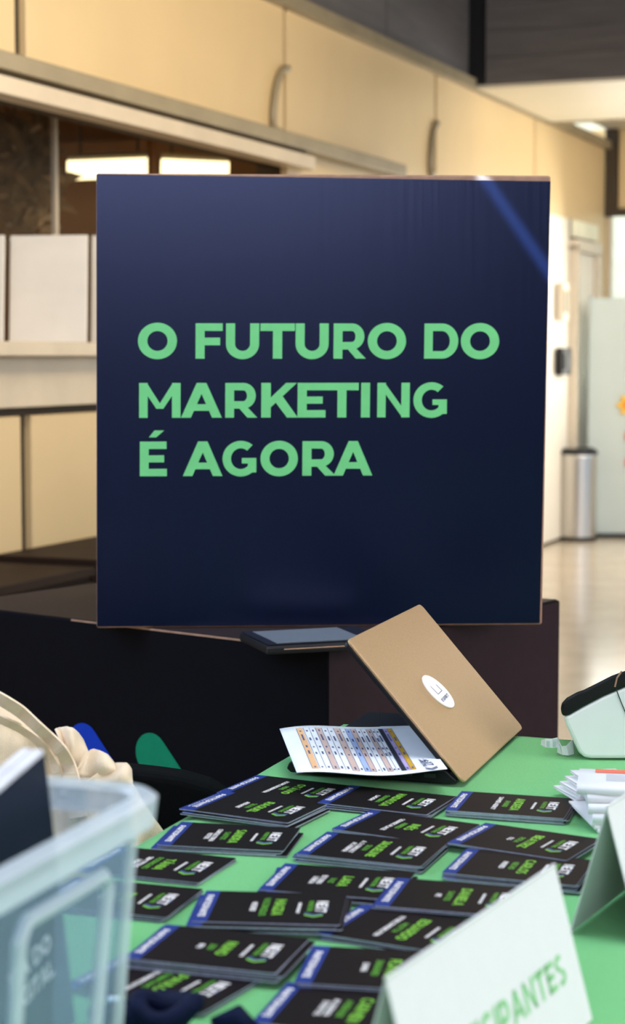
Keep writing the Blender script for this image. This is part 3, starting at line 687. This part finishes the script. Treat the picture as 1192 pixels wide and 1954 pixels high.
mb = MB(); P5 = [np.array(lidp(x,a_,-.0031)) for x,a_ in ((.012,.018),(HL-.012,.018),(HL-.012,LIDL-.012),(.012,LIDL-.012))]; mb.prism(P5, np.array(Vector(lidp(0,0,-.0036))-Vector(lidp(0,0,-.0031))), M_gloss); mb.build('screen', lap)
mb = MB(); mb.tube([(.004,.006,.013),(HL-.004,.006,.013)],.007,M_lapblack,14); mb.build('hinge', lap)
# oval sticker badge on the lid: find its place on the lid plane
LM = Matrix.Translation(h1) @ Matrix.Rotation(math.atan2(hd[1],hd[0]),4,'Z')
o0 = np.array(LM @ Vector(lidp(0,0,.008))); ex = np.array(LM @ Vector(lidp(1,0,.008)))-o0; ea = np.array(LM @ Vector(lidp(0,1,.008)))-o0; en = np.cross(ex, ea)
def lidhit(x, y):
    d = ray(x, y); tt = ((o0-[0,0,CAMZ])@en)/(d@en); q_ = np.array([0,0,CAMZ])+d*tt-o0; return q_@ex, q_@ea
def lh(u_, v_): return np.array(lidhit(834.3+u_*.70*41.5+v_*.71*13.2, 1320.8+u_*.71*41.5-v_*.70*13.2))
cS = lh(0,0); mj = lh(1,0)-cS; mnv = lh(0,1)-cS
mb = MB(); el = [cS+mj*math.cos(a_)+mnv*math.sin(a_) for a_ in np.linspace(0,2*math.pi,40,endpoint=False)]
mb.prism([np.array(lidp(e[0],e[1],.0105)) for e in el], np.array(Vector(lidp(0,0,.008))-Vector(lidp(0,0,.0105))), M_badge); stk = mb.build('oval_sticker', lap, bevel=.0005, seg=1); stk['label'] = 'white oval sticker'
mb = MB()
def sk(u_, v_): return np.array(lidp(*(cS+mj*u_+mnv*v_), .0107))
def skquad(u0,u1,v0,v1): mb.add([sk(u0,v0),sk(u1,v0),sk(u1,v1),sk(u0,v1)],[(0,1,2,3)],M_print)
ps, wd_ = text_polys('ESPIRT', .1)
for p_ in ps:
    q3 = [sk(.50-.17*y, -.62+1.24*x/wd_) for x, y in p_]; mb.add(q3, [tuple(range(len(q3)))], M_print)
skquad(-.42,.10,-.40,-.34); skquad(-.30,.10,.34,.40); skquad(.07,.10,-.40,.40)
mb.build('sticker_print', stk)

# schedule sheet on the keyboard
zp = TZ+.030
n1 = gz(566,1481,zp); n2 = gz(853,1474,zp); f1 = gz(575,1404,zp)
pu = n2-n1; PLn = np.linalg.norm(pu); pu /= PLn; pv = np.array([-pu[1], pu[0], 0]); PWd = min(.297, abs((f1-n1)@pv))
sh = empty('schedule_sheet', tuple(n1), math.atan2(pu[1], pu[0]), label='printed timetable sheet with coloured rows lying on the open laptop', cat='paper')
def sheet_z(x, y): return .0035*math.sin(x/PLn*math.pi*2+1.0)+.0065*(y/PWd)*math.sin(x/PLn*math.pi)+.002+.006*(y/PWd)
mb = MB(); nx, ny = 28, 8; PT = .0008
def gridpatch(x0,x1,y0,y1,lift,m,nx=6,ny=6,thick=0):
    vs = [(x0+(x1-x0)*i/nx, y0+(y1-y0)*j/ny, sheet_z(x0+(x1-x0)*i/nx, y0+(y1-y0)*j/ny)+lift) for j in range(ny+1) for i in range(nx+1)]
    mb.add(vs, [(j*(nx+1)+i, j*(nx+1)+i+1, (j+1)*(nx+1)+i+1, (j+1)*(nx+1)+i) for j in range(ny) for i in range(nx)], m)
gridpatch(0,PLn,0,PWd,0,M_paper,28,8)
o = mb.build('sheet', sh, smooth=True); md = o.modifiers.new('thick','SOLIDIFY'); md.thickness = .0007
mb = MB()
COLR = {'o':(.80,.45,.22),'t':(.62,.44,.38),'b':(.36,.46,.72),'k':(.012,.012,.03),'l':(.44,.34,.62),'g':(.62,.34,.02)}
CM = {k_: mat('schedule_row_'+k_, v_, .7, noise=.02) for k_, v_ in COLR.items()}
fx = lambda zx: (zx-85)/950*PLn
for k_, z0, z1 in (('o',192,233),('t',325,361),('t',448,490),('b',527,563),('t',564,598),('t',672,704),('k',760,788),('l',788,816),('g',818,850)):
    gridpatch(fx(z0),fx(z1),.014,PWd-.014,.0004,CM[k_],3,8)
o = mb.build('coloured_rows', sh)
mb = MB()
for zx in (192,240,280,322,365,405,448,492,527,565,600,636,672,706,730,757,790,818,850):
    gridpatch(fx(zx)-.0003,fx(zx)+.0003,.014,PWd-.014,.0005,M_print,1,8)
for zx in (213,258,300,343,385,425,470,510,545,582,618,654,690,718,743,802,835):
    for yy, ln in ((.020,.008),(PWd*.36,.012),(PWd*.5,.008),(PWd*.66,.026),(PWd*.86,.007)):
        l_ = ln*random.uniform(.5,1.6)
        if l_ > .002: gridpatch(fx(zx)-.0012,fx(zx)+.0012,yy,yy+l_,.0006,M_print,1,2)
o = mb.build('row_print', sh)
mb = MB()
# NEXT MARKETING logo: reads towards the camera, top at the hinge side
def sheet_text(t_, h_, px_, py_, m):
    ps, wd_ = text_polys(t_, .1)
    for p_ in ps:
        q3 = [(px_+y*h_, py_-(x-wd_/2)*h_, sheet_z(px_, py_)+.0008) for x, y in p_]
        mb.add(q3, [tuple(range(len(q3)))], m)
sheet_text('NEXT', .0095, fx(925), .042, M_print); sheet_text('MARKETING', .0055, fx(898), .042, M_print)
for d_ in (0,.006):
    c_ = fx(905); y_ = .016-d_
    for sg in (0,1):
        xa = c_ if sg == 0 else c_+.016
        mb.add([(xa,y_,sheet_z(xa,.02)+.0008),(c_+.008,y_-.006,sheet_z(c_,.02)+.0008),(c_+.008,y_-.0095,sheet_z(c_,.02)+.0008),(xa,y_-.0035,sheet_z(xa,.02)+.0008)],[(0,1,2,3)],M_print)
o = mb.build('logo', sh)
# small white note behind the sheet
c_ = gz(758,1386,TZ+.03); mb = MB(); mb.box((-.024,-.01,0),(.024,.012,.001),M_paper); o = mb.build('note_slip'); o.location = (c_[0],c_[1],TZ+.027); o.rotation_euler = (0,.0,.1)
tag(o, 'small white slip sticking out behind the timetable sheet', 'paper')

# ------------------------------------------------------------------ TENT CARDS
def tent(apex, rd, L, hgt, d, label, text=None):
    rd = np.array([rd[0], rd[1], 0]); rd /= np.linalg.norm(rd); ang = math.atan2(rd[1], rd[0])
    t = empty('tent_card', (apex[0], apex[1], TZ+.001), ang, label=label, cat='sign', group='white folded tent cards')
    th = .0012
    mb = MB(); mb.prism([(0,-d,0),(L,-d,0),(L,0,hgt),(0,0,hgt)], (0,th,0), M_tent); fp = mb.build('front_panel', t)
    mb = MB(); mb.prism([(0,d,0),(0,0,hgt),(L,0,hgt),(L,d,0)], (0,-th,0), M_tent); mb.build('back_panel', t)
    if text:
        mb = MB(); t0, h_, x0, v0, x1 = text
        ps, wd_ = text_polys(t0, .12); sl = math.hypot(d, hgt)
        for p_ in ps:
            q3 = []
            for x, y in p_:
                v = (v0+y*h_); f_ = v/sl; q3.append((x0+x/wd_*(x1-x0), -d*(1-f_)-.0004, hgt*f_))
            a_ = sum(p_[i][0]*p_[(i+1)%len(p_)][1]-p_[(i+1)%len(p_)][0]*p_[i][1] for i in range(len(p_)))
            mb.add(q3 if a_ > 0 else q3[::-1], [tuple(range(len(q3)))], M_tentgreen)
        mb.build('lettering', t)
    return t
TH_ = .132
aN = gz(735,1869,TZ+TH_); aF = gz(1058,1650,TZ+TH_)
rdir = (aF-aN); L1 = np.linalg.norm(rdir)
tent(aN, rdir, L1, TH_, .036, 'near white tent card with green lettering, sloping up from the bottom', ('PARTICIPANTES', .025, .016, .043, L1-.032))
a2 = gz(1157,1541,TZ+TH_)
tent(a2, rdir, L1, TH_, .037, 'far white tent card cut off by the right picture edge', ('PARTICIPANTES', .025, .020, .030, L1-.022))

# ------------------------------------------------------------------ PRINTER
YP = gz(1125,1450,TZ)[1]
pc = gz(1110,1450,TZ)
pr = empty('label_printer', (pc[0],pc[1],TZ+.001), label='white desktop label printer with a glossy black top', cat='printer')
def pp2(x, y): q_ = gy(x, y, YP); return (q_[0]-pc[0], 0, max(0, q_[2]-TZ-.001))
def prism2(mb, pts, m):
    F_ = [np.array(p_) for p_ in pts]; n_ = len(F_); B_ = [np.array((p_[0]+.03, p_[1]+.16, p_[2]*.70)) for p_ in F_]
    mb.add(F_, [tuple(range(n_))], m); mb.add(B_, [tuple(reversed(range(n_)))], m); mb.add(F_+B_, [(i,i+n_,(i+1)%n_+n_,(i+1)%n_) for i in range(n_)], m)
bodyp = [(1073,1366),(1080,1386),(1090,1408),(1103,1436),(1112,1446),(1126,1452),(1180,1454),(1290,1456),(1330,1440),(1345,1330),(1340,1275),(1260,1289),(1192,1309),(1150,1327),(1110,1348),(1085,1362)]
mb = MB(); prism2(mb, [pp2(*q_) for q_ in bodyp], M_printer); mb.build('body', pr, bevel=.006, seg=3, smooth=False)
topp = [(1068,1352),(1072,1367),(1085,1365),(1110,1350),(1150,1329),(1192,1311),(1260,1291),(1340,1277),(1338,1252),(1260,1258),(1192,1279),(1165,1289),(1140,1302),(1112,1316),(1100,1320),(1080,1331),(1071,1341)]
mb = MB(); prism2(mb, [np.array(pp2(*q_))+[0,-.002,0] for q_ in topp], M_gloss); mb.build('top_cover', pr, bevel=.004, seg=2)
mb = MB(); mb.tube([np.array(pp2(1174,1312))+[0,-.001,0], np.array(pp2(1183,1336))+[0,-.001,0], np.array(pp2(1198,1372))+[0,-.001,0]], .0007, M_black, 6); mb.build('seam', pr)
mb = MB(); mb.tube([np.array(pp2(1172,1310))+[0,-.003,0], np.array(pp2(1176,1293))+[0,-.003,0], np.array(pp2(1185,1280))+[0,-.003,0]], .0012, M_kraft, 6); mb.build('cover_catch', pr)
# curled label backing beside it
c_ = gz(1072,1440,TZ); t = empty('label_strip', (c_[0],c_[1],TZ+.001), label='crumpled white label backing strip beside the printer', cat='label')
k_ = 2.62/FPX
mb = MB()
def loft(A_, B_, m, th=.0008):
    n_ = len(A_); vs = [np.array(p_) for p_ in A_]+[np.array(p_) for p_ in B_]
    mb.add(vs, [(i,i+1,n_+i+1,n_+i) for i in range(n_-1)], m)
def lp(x, y, dy=0): return ((x-1072)*k_, dy, (1443-y)*k_)
loft([lp(1035,1418,.01),lp(1040,1413,-.002),lp(1052,1412,-.004),lp(1062,1411,0),lp(1066,1418,.004)],[lp(1034,1428,.01),lp(1040,1429,-.002),lp(1052,1430,-.004),lp(1062,1430,0),lp(1064,1436,.004)],M_paper)
loft([lp(1066,1418,.004),lp(1070,1426,-.006),lp(1078,1424,-.01),lp(1090,1416,.0),lp(1096,1420,.012)],[lp(1064,1441,.004),lp(1072,1443,-.006),lp(1082,1443,-.01),lp(1094,1443,0),lp(1097,1440,.012)],M_paper)
o = mb.build('strip', t); md = o.modifiers.new('thick','SOLIDIFY'); md.thickness = .001
mb = MB()
for x in (1044,1056):
    mb.add([lp(x-3,1416,-.0052),lp(x-3,1427,-.0052),lp(x+3,1428,-.0052),lp(x+3,1417,-.0052)],[(0,1,2,3)],M_pale)
o = mb.build('printed_squares', t)

# ------------------------------------------------------------------ FOLDED LEAFLETS
def leaflet(x, y, z, rz, W, D, label, art=True, roll=.0065):
    t = empty('folded_leaflet', (x, y, z), rz, label=label, cat='leaflet', group='folded red and white leaflets')
    prof = [(D,.0012)]+[(D*f_, .0012) for f_ in (.7,.4,.2)]
    for i in range(9):
        a_ = -math.pi/2-math.pi*i/8; prof.append((roll+roll*math.cos(a_), roll+.0012-roll*1+roll*(1+math.sin(a_))))
    prof += [(D*f_, .0012+2*roll*(1-f_*.75)) for f_ in (.2,.4,.7)]+[(D, .0012+2*roll*.25)]
    mb = MB(); n_ = len(prof)
    vs = [(0,a_,b_) for a_,b_ in prof]+[(W,a_,b_) for a_,b_ in prof]
    mb.add(vs, [(i,i+1,n_+i+1,n_+i) for i in range(n_-1)], M_leaflet)
    o = mb.build('sheet', t, smooth=True); md = o.modifiers.new('thick','SOLIDIFY'); md.thickness = .0012
    if art:
        def tz(f_): return .0012+2*roll*(1-f_*.75)+.0018
        mb = MB(); mb.add([(W*.12,D*.76,tz(.76)),(W*.97,D*.76,tz(.76)),(W*.97,D*.97,tz(.97)),(W*.12,D*.97,tz(.97))],[(0,1,2,3)],M_red); mb.build('red_header', t)
        mb = MB()
        for k in range(6):
            f_ = .30+.07*k; mb.add([(W*.2,D*f_,tz(f_)),(W*random.uniform(.7,.92),D*f_,tz(f_)),(W*.8,D*(f_+.012),tz(f_+.012)),(W*.2,D*(f_+.012),tz(f_+.012))],[(0,1,2,3)],M_print)
        mb.build('text_lines', t)
words = ['topmost','second','third','fourth']
for i in range(4):
    z_ = .0105+.0102*(3-i); fy_ = (1508,1526,1546,1564)[i]
    p_ = gz((1100,1120,1122,1130)[i], fy_, TZ+z_+.006)
    leaflet(p_[0], p_[1], TZ+z_, (-.17,-.05,-.10,-.14)[i], .17, .125-.004*i, words[i]+' rolled leaflet from the top of the red and white pile', art=(i == 0), roll=.0049)
for i in range(4):
    p_ = gz((1122,1114,1106,1098)[i], (1501,1512,1522,1530)[i], TZ+.036-.009*i)
    leaflet(p_[0], p_[1], TZ+.036-.009*i, .15+.03*i, .06, .078, ['uppermost','second','third','lowest'][i]+' of the fanned leaflet corners left of the pile', art=False, roll=.0016)
    if i == 0:
        mb = MB(); mb.add([(.014,.070,.0040),(.058,.070,.0040),(.030,.052,.0047)],[(0,2,1)],M_red); mb.build('red_corner', COL.objects['folded_leaflet.004'])
for i in range(3):
    p_ = gz(1140-6*i, 1590-6*i, TZ+.001+.003*i)
    leaflet(p_[0], p_[1], TZ+.001+.0034*i, .04+.03*i, .14, .115, ['bottom','next to bottom','third from bottom'][i]+' flat leaflet sticking out below the rolled leaflets', art=False, roll=.0012)

# ------------------------------------------------------------------ CHAIR and TOTE BAG at the left
ch = empty('padded_chair', (-.50, 2.36, 0), label='black padded chair with rounded back behind the tote bag', cat='chair')
mb = MB(); mb.box((-.24,-.25,.40),(.20,.18,.46),M_bfab); mb.build('seat', ch, bevel=.02, seg=3)
top = [(-.24,.80),(-.1,.83),(.05,.822)]
pts = []
for x, y in ((-40,1440),(60,1444),(150,1450),(225,1459),(300,1467),(350,1474),(400,1488),(432,1506),(446,1530)):
    q_ = gy(x, y, 2.54); pts.append((q_[0]+.50, q_[2]))
lo = [(p_[0], .52) for p_ in pts]
mb = MB(); mb.prism([(p_[0], .15, p_[1]) for p_ in pts]+[(p_[0], .15, .50) for p_ in (pts[-1], pts[0])], (0,.06,0), M_bfab); mb.build('backrest', ch, bevel=.012, seg=3)
for sx in (-.2,.16):
    for sy in (-.2,.14):
        mb = MB(); mb.tube([(sx,sy,0),(sx,sy,.41)],.014,M_black,8); mb.build('leg', ch)
mb = MB(); mb.box((-.12,.12,.40),(-.08,.19,.62),M_black); mb.box((.06,.12,.40),(.10,.19,.62),M_black); mb.build('back_support', ch)

YT = 2.30
tb_o = gy(120, 1500, YT)*[1,1,0]
tote = empty('tote_bag', (tb_o[0], tb_o[1], .463), label='crumpled cream canvas tote bag slumped behind the clear bin', cat='bag')
def tp(x, y, dy=0):
    q_ = gy(x, y, YT+dy); return (q_[0]-tb_o[0], q_[1]-tb_o[1], q_[2]-.463)
topl = [(-90,1325),(0,1346),(42,1374),(80,1402),(104,1432),(118,1462),(134,1466),(168,1452),(205,1452),(222,1468),(246,1482),(262,1510),(288,1552),(314,1588)]
def ytop(x): return float(np.interp(x, [a_ for a_, _ in topl], [b_ for _, b_ in topl]))
nx, ny = 70, 46
def fold(x, v):
    a_ = x/60.
    f_ = .010*math.sin(3.1*a_+5*v)+.008*math.sin(7*v-2.2*a_+1)+.007*math.sin(5.2*a_-6*v)*v+.004*math.sin(11*a_+9*v)
    ridge = .012*math.exp(-((x-150-130*v+60*v*v)/16.)**2)+.010*math.exp(-((x-60-170*v)/14.)**2)
    return f_+ridge
front = []; back = []
ybot = gy(100,1700,YT); 
for i in range(nx+1):
    x = -90+(314+90)*i/nx; y0 = ytop(x); pz_ = tp(x, y0)[2]
    for j in range(ny+1):
        v = j/ny
        q_ = np.array(tp(x, y0)); q_[2] = pz_*(1-v)+.002*v
        edge = min(1, min(i, nx-i)/9.)**.5
        bulge = .055*math.sin(math.pi*min(1, .04+v*.96)*.5)**.6*edge
        front.append((q_[0], -bulge*.8-fold(x, v)*min(1, v*6)*edge, q_[2])); back.append((q_[0], .05*edge*math.sin(math.pi*.5*min(1,v*2+.02)), q_[2]))
mb = MB(); idx = lambda i, j: i*(ny+1)+j
fs = [(idx(i,j), idx(i,j+1), idx(i+1,j+1), idx(i+1,j)) for i in range(nx) for j in range(ny)]
K = len(front)
fs += [(K+idx(i,j), K+idx(i+1,j), K+idx(i+1,j+1), K+idx(i,j+1)) for i in range(nx) for j in range(ny)]
bd_ = [(i,0) for i in range(nx)]+[(nx,j) for j in range(ny)]+[(nx-i,ny) for i in range(nx)]+[(0,ny-j) for j in range(ny)]
for a_, b_ in zip(bd_, bd_[1:]+bd_[:1]): fs.append((idx(*a_), idx(*b_), K+idx(*b_), K+idx(*a_)))
mb.add(front+back, fs, M_tote); mb.build('bag_body', tote, smooth=True)
def ribbon(cl, wpx, m, name, dy=-.05, th=.003, tw=0):
    mb = MB(); A_ = []; B_ = []
    n_ = len(cl)
    P = [np.array(c_, float) for c_ in cl]
    # smooth resample
    ts = np.linspace(0, n_-1, (n_-1)*5+1); xs_ = np.interp(ts, range(n_), [p_[0] for p_ in P]); ys_ = np.interp(ts, range(n_), [p_[1] for p_ in P])
    ws = np.interp(ts, range(n_), wpx if isinstance(wpx, list) else [wpx]*n_)
    for _ in range(3):
        xs_[1:-1] = (xs_[:-2]+xs_[1:-1]*2+xs_[2:])/4; ys_[1:-1] = (ys_[:-2]+ys_[1:-1]*2+ys_[2:])/4
    for i in range(len(xs_)):
        j0, j1 = max(i-1,0), min(i+1,len(xs_)-1); d = np.array([xs_[j1]-xs_[j0], ys_[j1]-ys_[j0]]); d /= np.linalg.norm(d)+1e-9; nn = np.array([-d[1], d[0]])
        wob = .006*math.sin(i*.7)
        A_.append(tp(xs_[i]+nn[0]*ws[i]/2, ys_[i]+nn[1]*ws[i]/2, dy+wob)); B_.append(tp(xs_[i]-nn[0]*ws[i]/2, ys_[i]-nn[1]*ws[i]/2, dy-.012+wob))
    n2_ = len(A_); mb.add(A_+B_, [(i,i+1,n2_+i+1,n2_+i) for i in range(n2_-1)], m)
    o = mb.build(name, tote); md = o.modifiers.new('thick','SOLIDIFY'); md.thickness = th; md.offset = 0
    return o
ribbon([(-40,1312),(0,1333),(38,1356),(68,1384),(95,1408),(118,1432),(132,1462),(140,1500),(150,1560)], [22,22,22,20,20,22,26,30,32], M_tote, 'strap', -.05)
ribbon([(-40,1352),(0,1372),(40,1390),(72,1412),(100,1450),(112,1480),(118,1520)], [16,14,14,14,16,18,18], M_tote, 'strap', -.035)
def ruffle(top, bot, amp, freq, name, dy=-.03):
    mb = MB(); n_ = 28; m_ = 8
    T_ = np.array(top, float); B_ = np.array(bot, float); ts = np.linspace(0,1,n_+1)
    it = lambda A_, t_: np.array([np.interp(t_, np.linspace(0,1,len(A_)), A_[:,0]), np.interp(t_, np.linspace(0,1,len(A_)), A_[:,1])])
    vs = []
    for j in range(m_+1):
        v = j/m_
        for t_ in ts:
            p_ = it(T_, t_)*(1-v)+it(B_, t_)*v
            vs.append(tp(p_[0], p_[1], dy-.02*v+amp*math.sin(freq*t_)*(1-v)**.7-.010*math.sin(math.pi*v)))
    mb.add(vs, [(j*(n_+1)+i, j*(n_+1)+i+1, (j+1)*(n_+1)+i+1, (j+1)*(n_+1)+i) for j in range(m_) for i in range(n_)], M_tote)
    o = mb.build(name, tote, smooth=True); md = o.modifiers.new('thick','SOLIDIFY'); md.thickness = .0025
ruffle([(104,1392),(114,1390),(120,1388),(130,1386),(138,1391),(146,1398),(156,1412),(168,1440)], [(120,1428),(126,1436),(130,1440),(134,1452),(138,1462),(146,1468),(158,1470),(172,1470)], .022, 9, 'ruffled_hem', -.02)
ruffle([(164,1442),(172,1434),(180,1431),(192,1434),(204,1442),(216,1458)], [(136,1480),(150,1482),(165,1484),(180,1482),(200,1480),(222,1476)], .014, 6, 'ruffled_hem', -.035)
ruffle([(196,1466),(212,1460),(228,1458),(242,1458),(248,1468),(249,1486)], [(160,1494),(176,1500),(196,1504),(214,1504),(234,1500),(252,1500)], .010, 7, 'ruffled_hem', -.045)

# ------------------------------------------------------------------ FROSTED BIN with booklets (near left)
RZ = .985
cr = gz(311, 1503, RZ)
Aa, Bb = -U_, -V_
bn = empty('storage_bin', (cr[0], cr[1], TZ+.001), math.atan2(Aa[1], Aa[0]), label='frosted clear plastic storage bin in the near left corner', cat='bin')
# local: x along Aa (left, away), y along ... rotate +90 from Aa
By = np.array([-Aa[1], Aa[0], 0]); sgn = 1 if By@Bb > 0 else -1
BL, BW, BH = .34, .46, RZ-TZ
def rrect(x0,x1,y0,y1,r,z,n=6):
    o = []
    for cx, cy, a0 in ((x1-r,y0+r,-90),(x1-r,y1-r,0),(x0+r,y1-r,90),(x0+r,y0+r,180)):
        for k in range(n+1): a_ = math.radians(a0+90*k/n); o.append((cx+r*math.cos(a_), (cy+r*math.sin(a_)), z))
    return o
def ring(mb, rings, m, closed_end=False):
    n_ = len(rings[0]); vs = [p_ for r_ in rings for p_ in r_]
    fs = [(i*n_+k, i*n_+(k+1)%n_, (i+1)*n_+(k+1)%n_, (i+1)*n_+k) for i in range(len(rings)-1) for k in range(n_)]
    if closed_end: fs.append(tuple(reversed(range(n_))))
    mb.add(vs, fs, m)
def rr2(ins, z, r=.03):
    y0, y1 = (ins, BW-ins) if sgn > 0 else (-BW+ins, -ins)
    return rrect(ins, BL-ins, y0, y1, r, z)
mb = MB(); ring(mb, [rr2(.032,.0), rr2(.028,.01), rr2(.011,BH-.04), rr2(.010,BH-.004)], M_bin, True); o = mb.build('shell', bn, smooth=False)
md = o.modifiers.new('thick','SOLIDIFY'); md.thickness = .002
mb = MB(); ring(mb, [rr2(.011,BH-.022), rr2(-.004,BH-.024,.036), rr2(-.006,BH-.004,.036), rr2(-.002,BH,.036), rr2(.008,BH,.03), rr2(.0105,BH-.004,.03)], M_rim); o = mb.build('rim', bn, smooth=False)
# raised frame on the long side
def sidep(t_, z): # t along the long side, just outside the shell
    ins = .028-(.017)*(z/BH); return (ins-.003, sgn*t_, z)
for pl_ in ([(.085,.02),(.072,BH-.058),(.080,BH-.048),(.196,BH-.048),(.204,BH-.060),(.204,.02)],):
    mb = MB(); mb.tube([sidep(*q_) for q_ in pl_], .0055, M_rim, 8); mb.build('raised_frame', bn)
mb = MB(); mb.tube([sidep(.045,.01), sidep(.035,BH-.03)], .005, M_rim, 8); mb.build('corner_rib', bn)
# booklets standing inside, parallel to the long side
tR = gz(82, 1430, RZ+.030)
q_ = (tR-cr); lx = q_@Aa; ly = abs(q_@Bb)
BKH = .215
for i in range(2):
    x0 = lx+.0096*i
    TI = .20; zo = .006+.21*math.sin(TI); H_ = (RZ+.030-TZ-zo)/math.cos(TI)
    t = empty('booklet', tuple(cr*[1,1,0]+Aa*x0+Bb*(ly-H_*math.sin(TI))+np.array([0,0,TZ+zo])), math.atan2(Bb[1],Bb[0]), label=('front navy booklet facing the camera in the clear bin' if i == 0 else 'navy booklet standing '+['','second','third','fourth','fifth','sixth','seventh'][i]+' from the front in the clear bin'), cat='booklet', group='navy booklets in the clear bin')
    t.rotation_euler = (0, TI, math.atan2(Bb[1],Bb[0])); sg = 1 if (np.array([-Bb[1],Bb[0],0])@Aa) > 0 else -1
    mb = MB(); mb.box((0,0,0),(.21,sg*.0078,H_-.0005),M_bookblue); mb.build('pages', t)
    mb = MB(); mb.box((-.0006,-sg*.0008,0),(.211,0,H_-.004),M_book); mb.build('cover', t)
    if i == 0:
        mb = MB()
        MX = Matrix(((-1,0,0,.105),(0,0,-1,-sg*.0012),(0,1,0,.0),(0,0,0,1)))
        if sg < 0: MX = Matrix(((-1,0,0,.052),(0,0,1,.0012),(0,1,0,0),(0,0,0,1)))
        for k, s_ in enumerate(('DIA DO','DIGITAL')):
            put_text(mb, s_, M_ink, .014, MX @ Matrix.Translation((.028,.078-.022*k,0)), align='r', maxw=.066)
        mb.build('lettering', t)

# ------------------------------------------------------------------ NAVY LANYARD at the bottom edge
c_ = gz(287, 1962, TZ)
t = empty('lanyard', (c_[0],c_[1],TZ+.001), label='coiled navy lanyard ribbon at the bottom beside the clear bin', cat='lanyard')
for k in range(3):
    pts = []
    for i in range(41):
        a_ = 2*math.pi*i/40; rx = .036-.006*k; ry = .024-.003*k
        pts.append((rx*math.cos(a_)+.012*k-.008, ry*math.sin(a_)-.010*k-.01, .010+.006*k+.008*(1+math.sin(2*a_+k))*.7))
    mb = MB(); mb.tube(pts, .0085, M_lany, 8); mb.build('ribbon_loop', t, smooth=True)
mb = MB(); mb.tube([(.055,-.02,.008),(.075,-.012,.012),(.09,-.03,.008)],[.008,.012,.006],M_lany,8); mb.build('ribbon_end', t, smooth=True)
mb = MB(); mb.tube([(-.03,-.02,.03),(-.02,-.03,.034)],.005,M_steel,8); mb.build('clip', t)
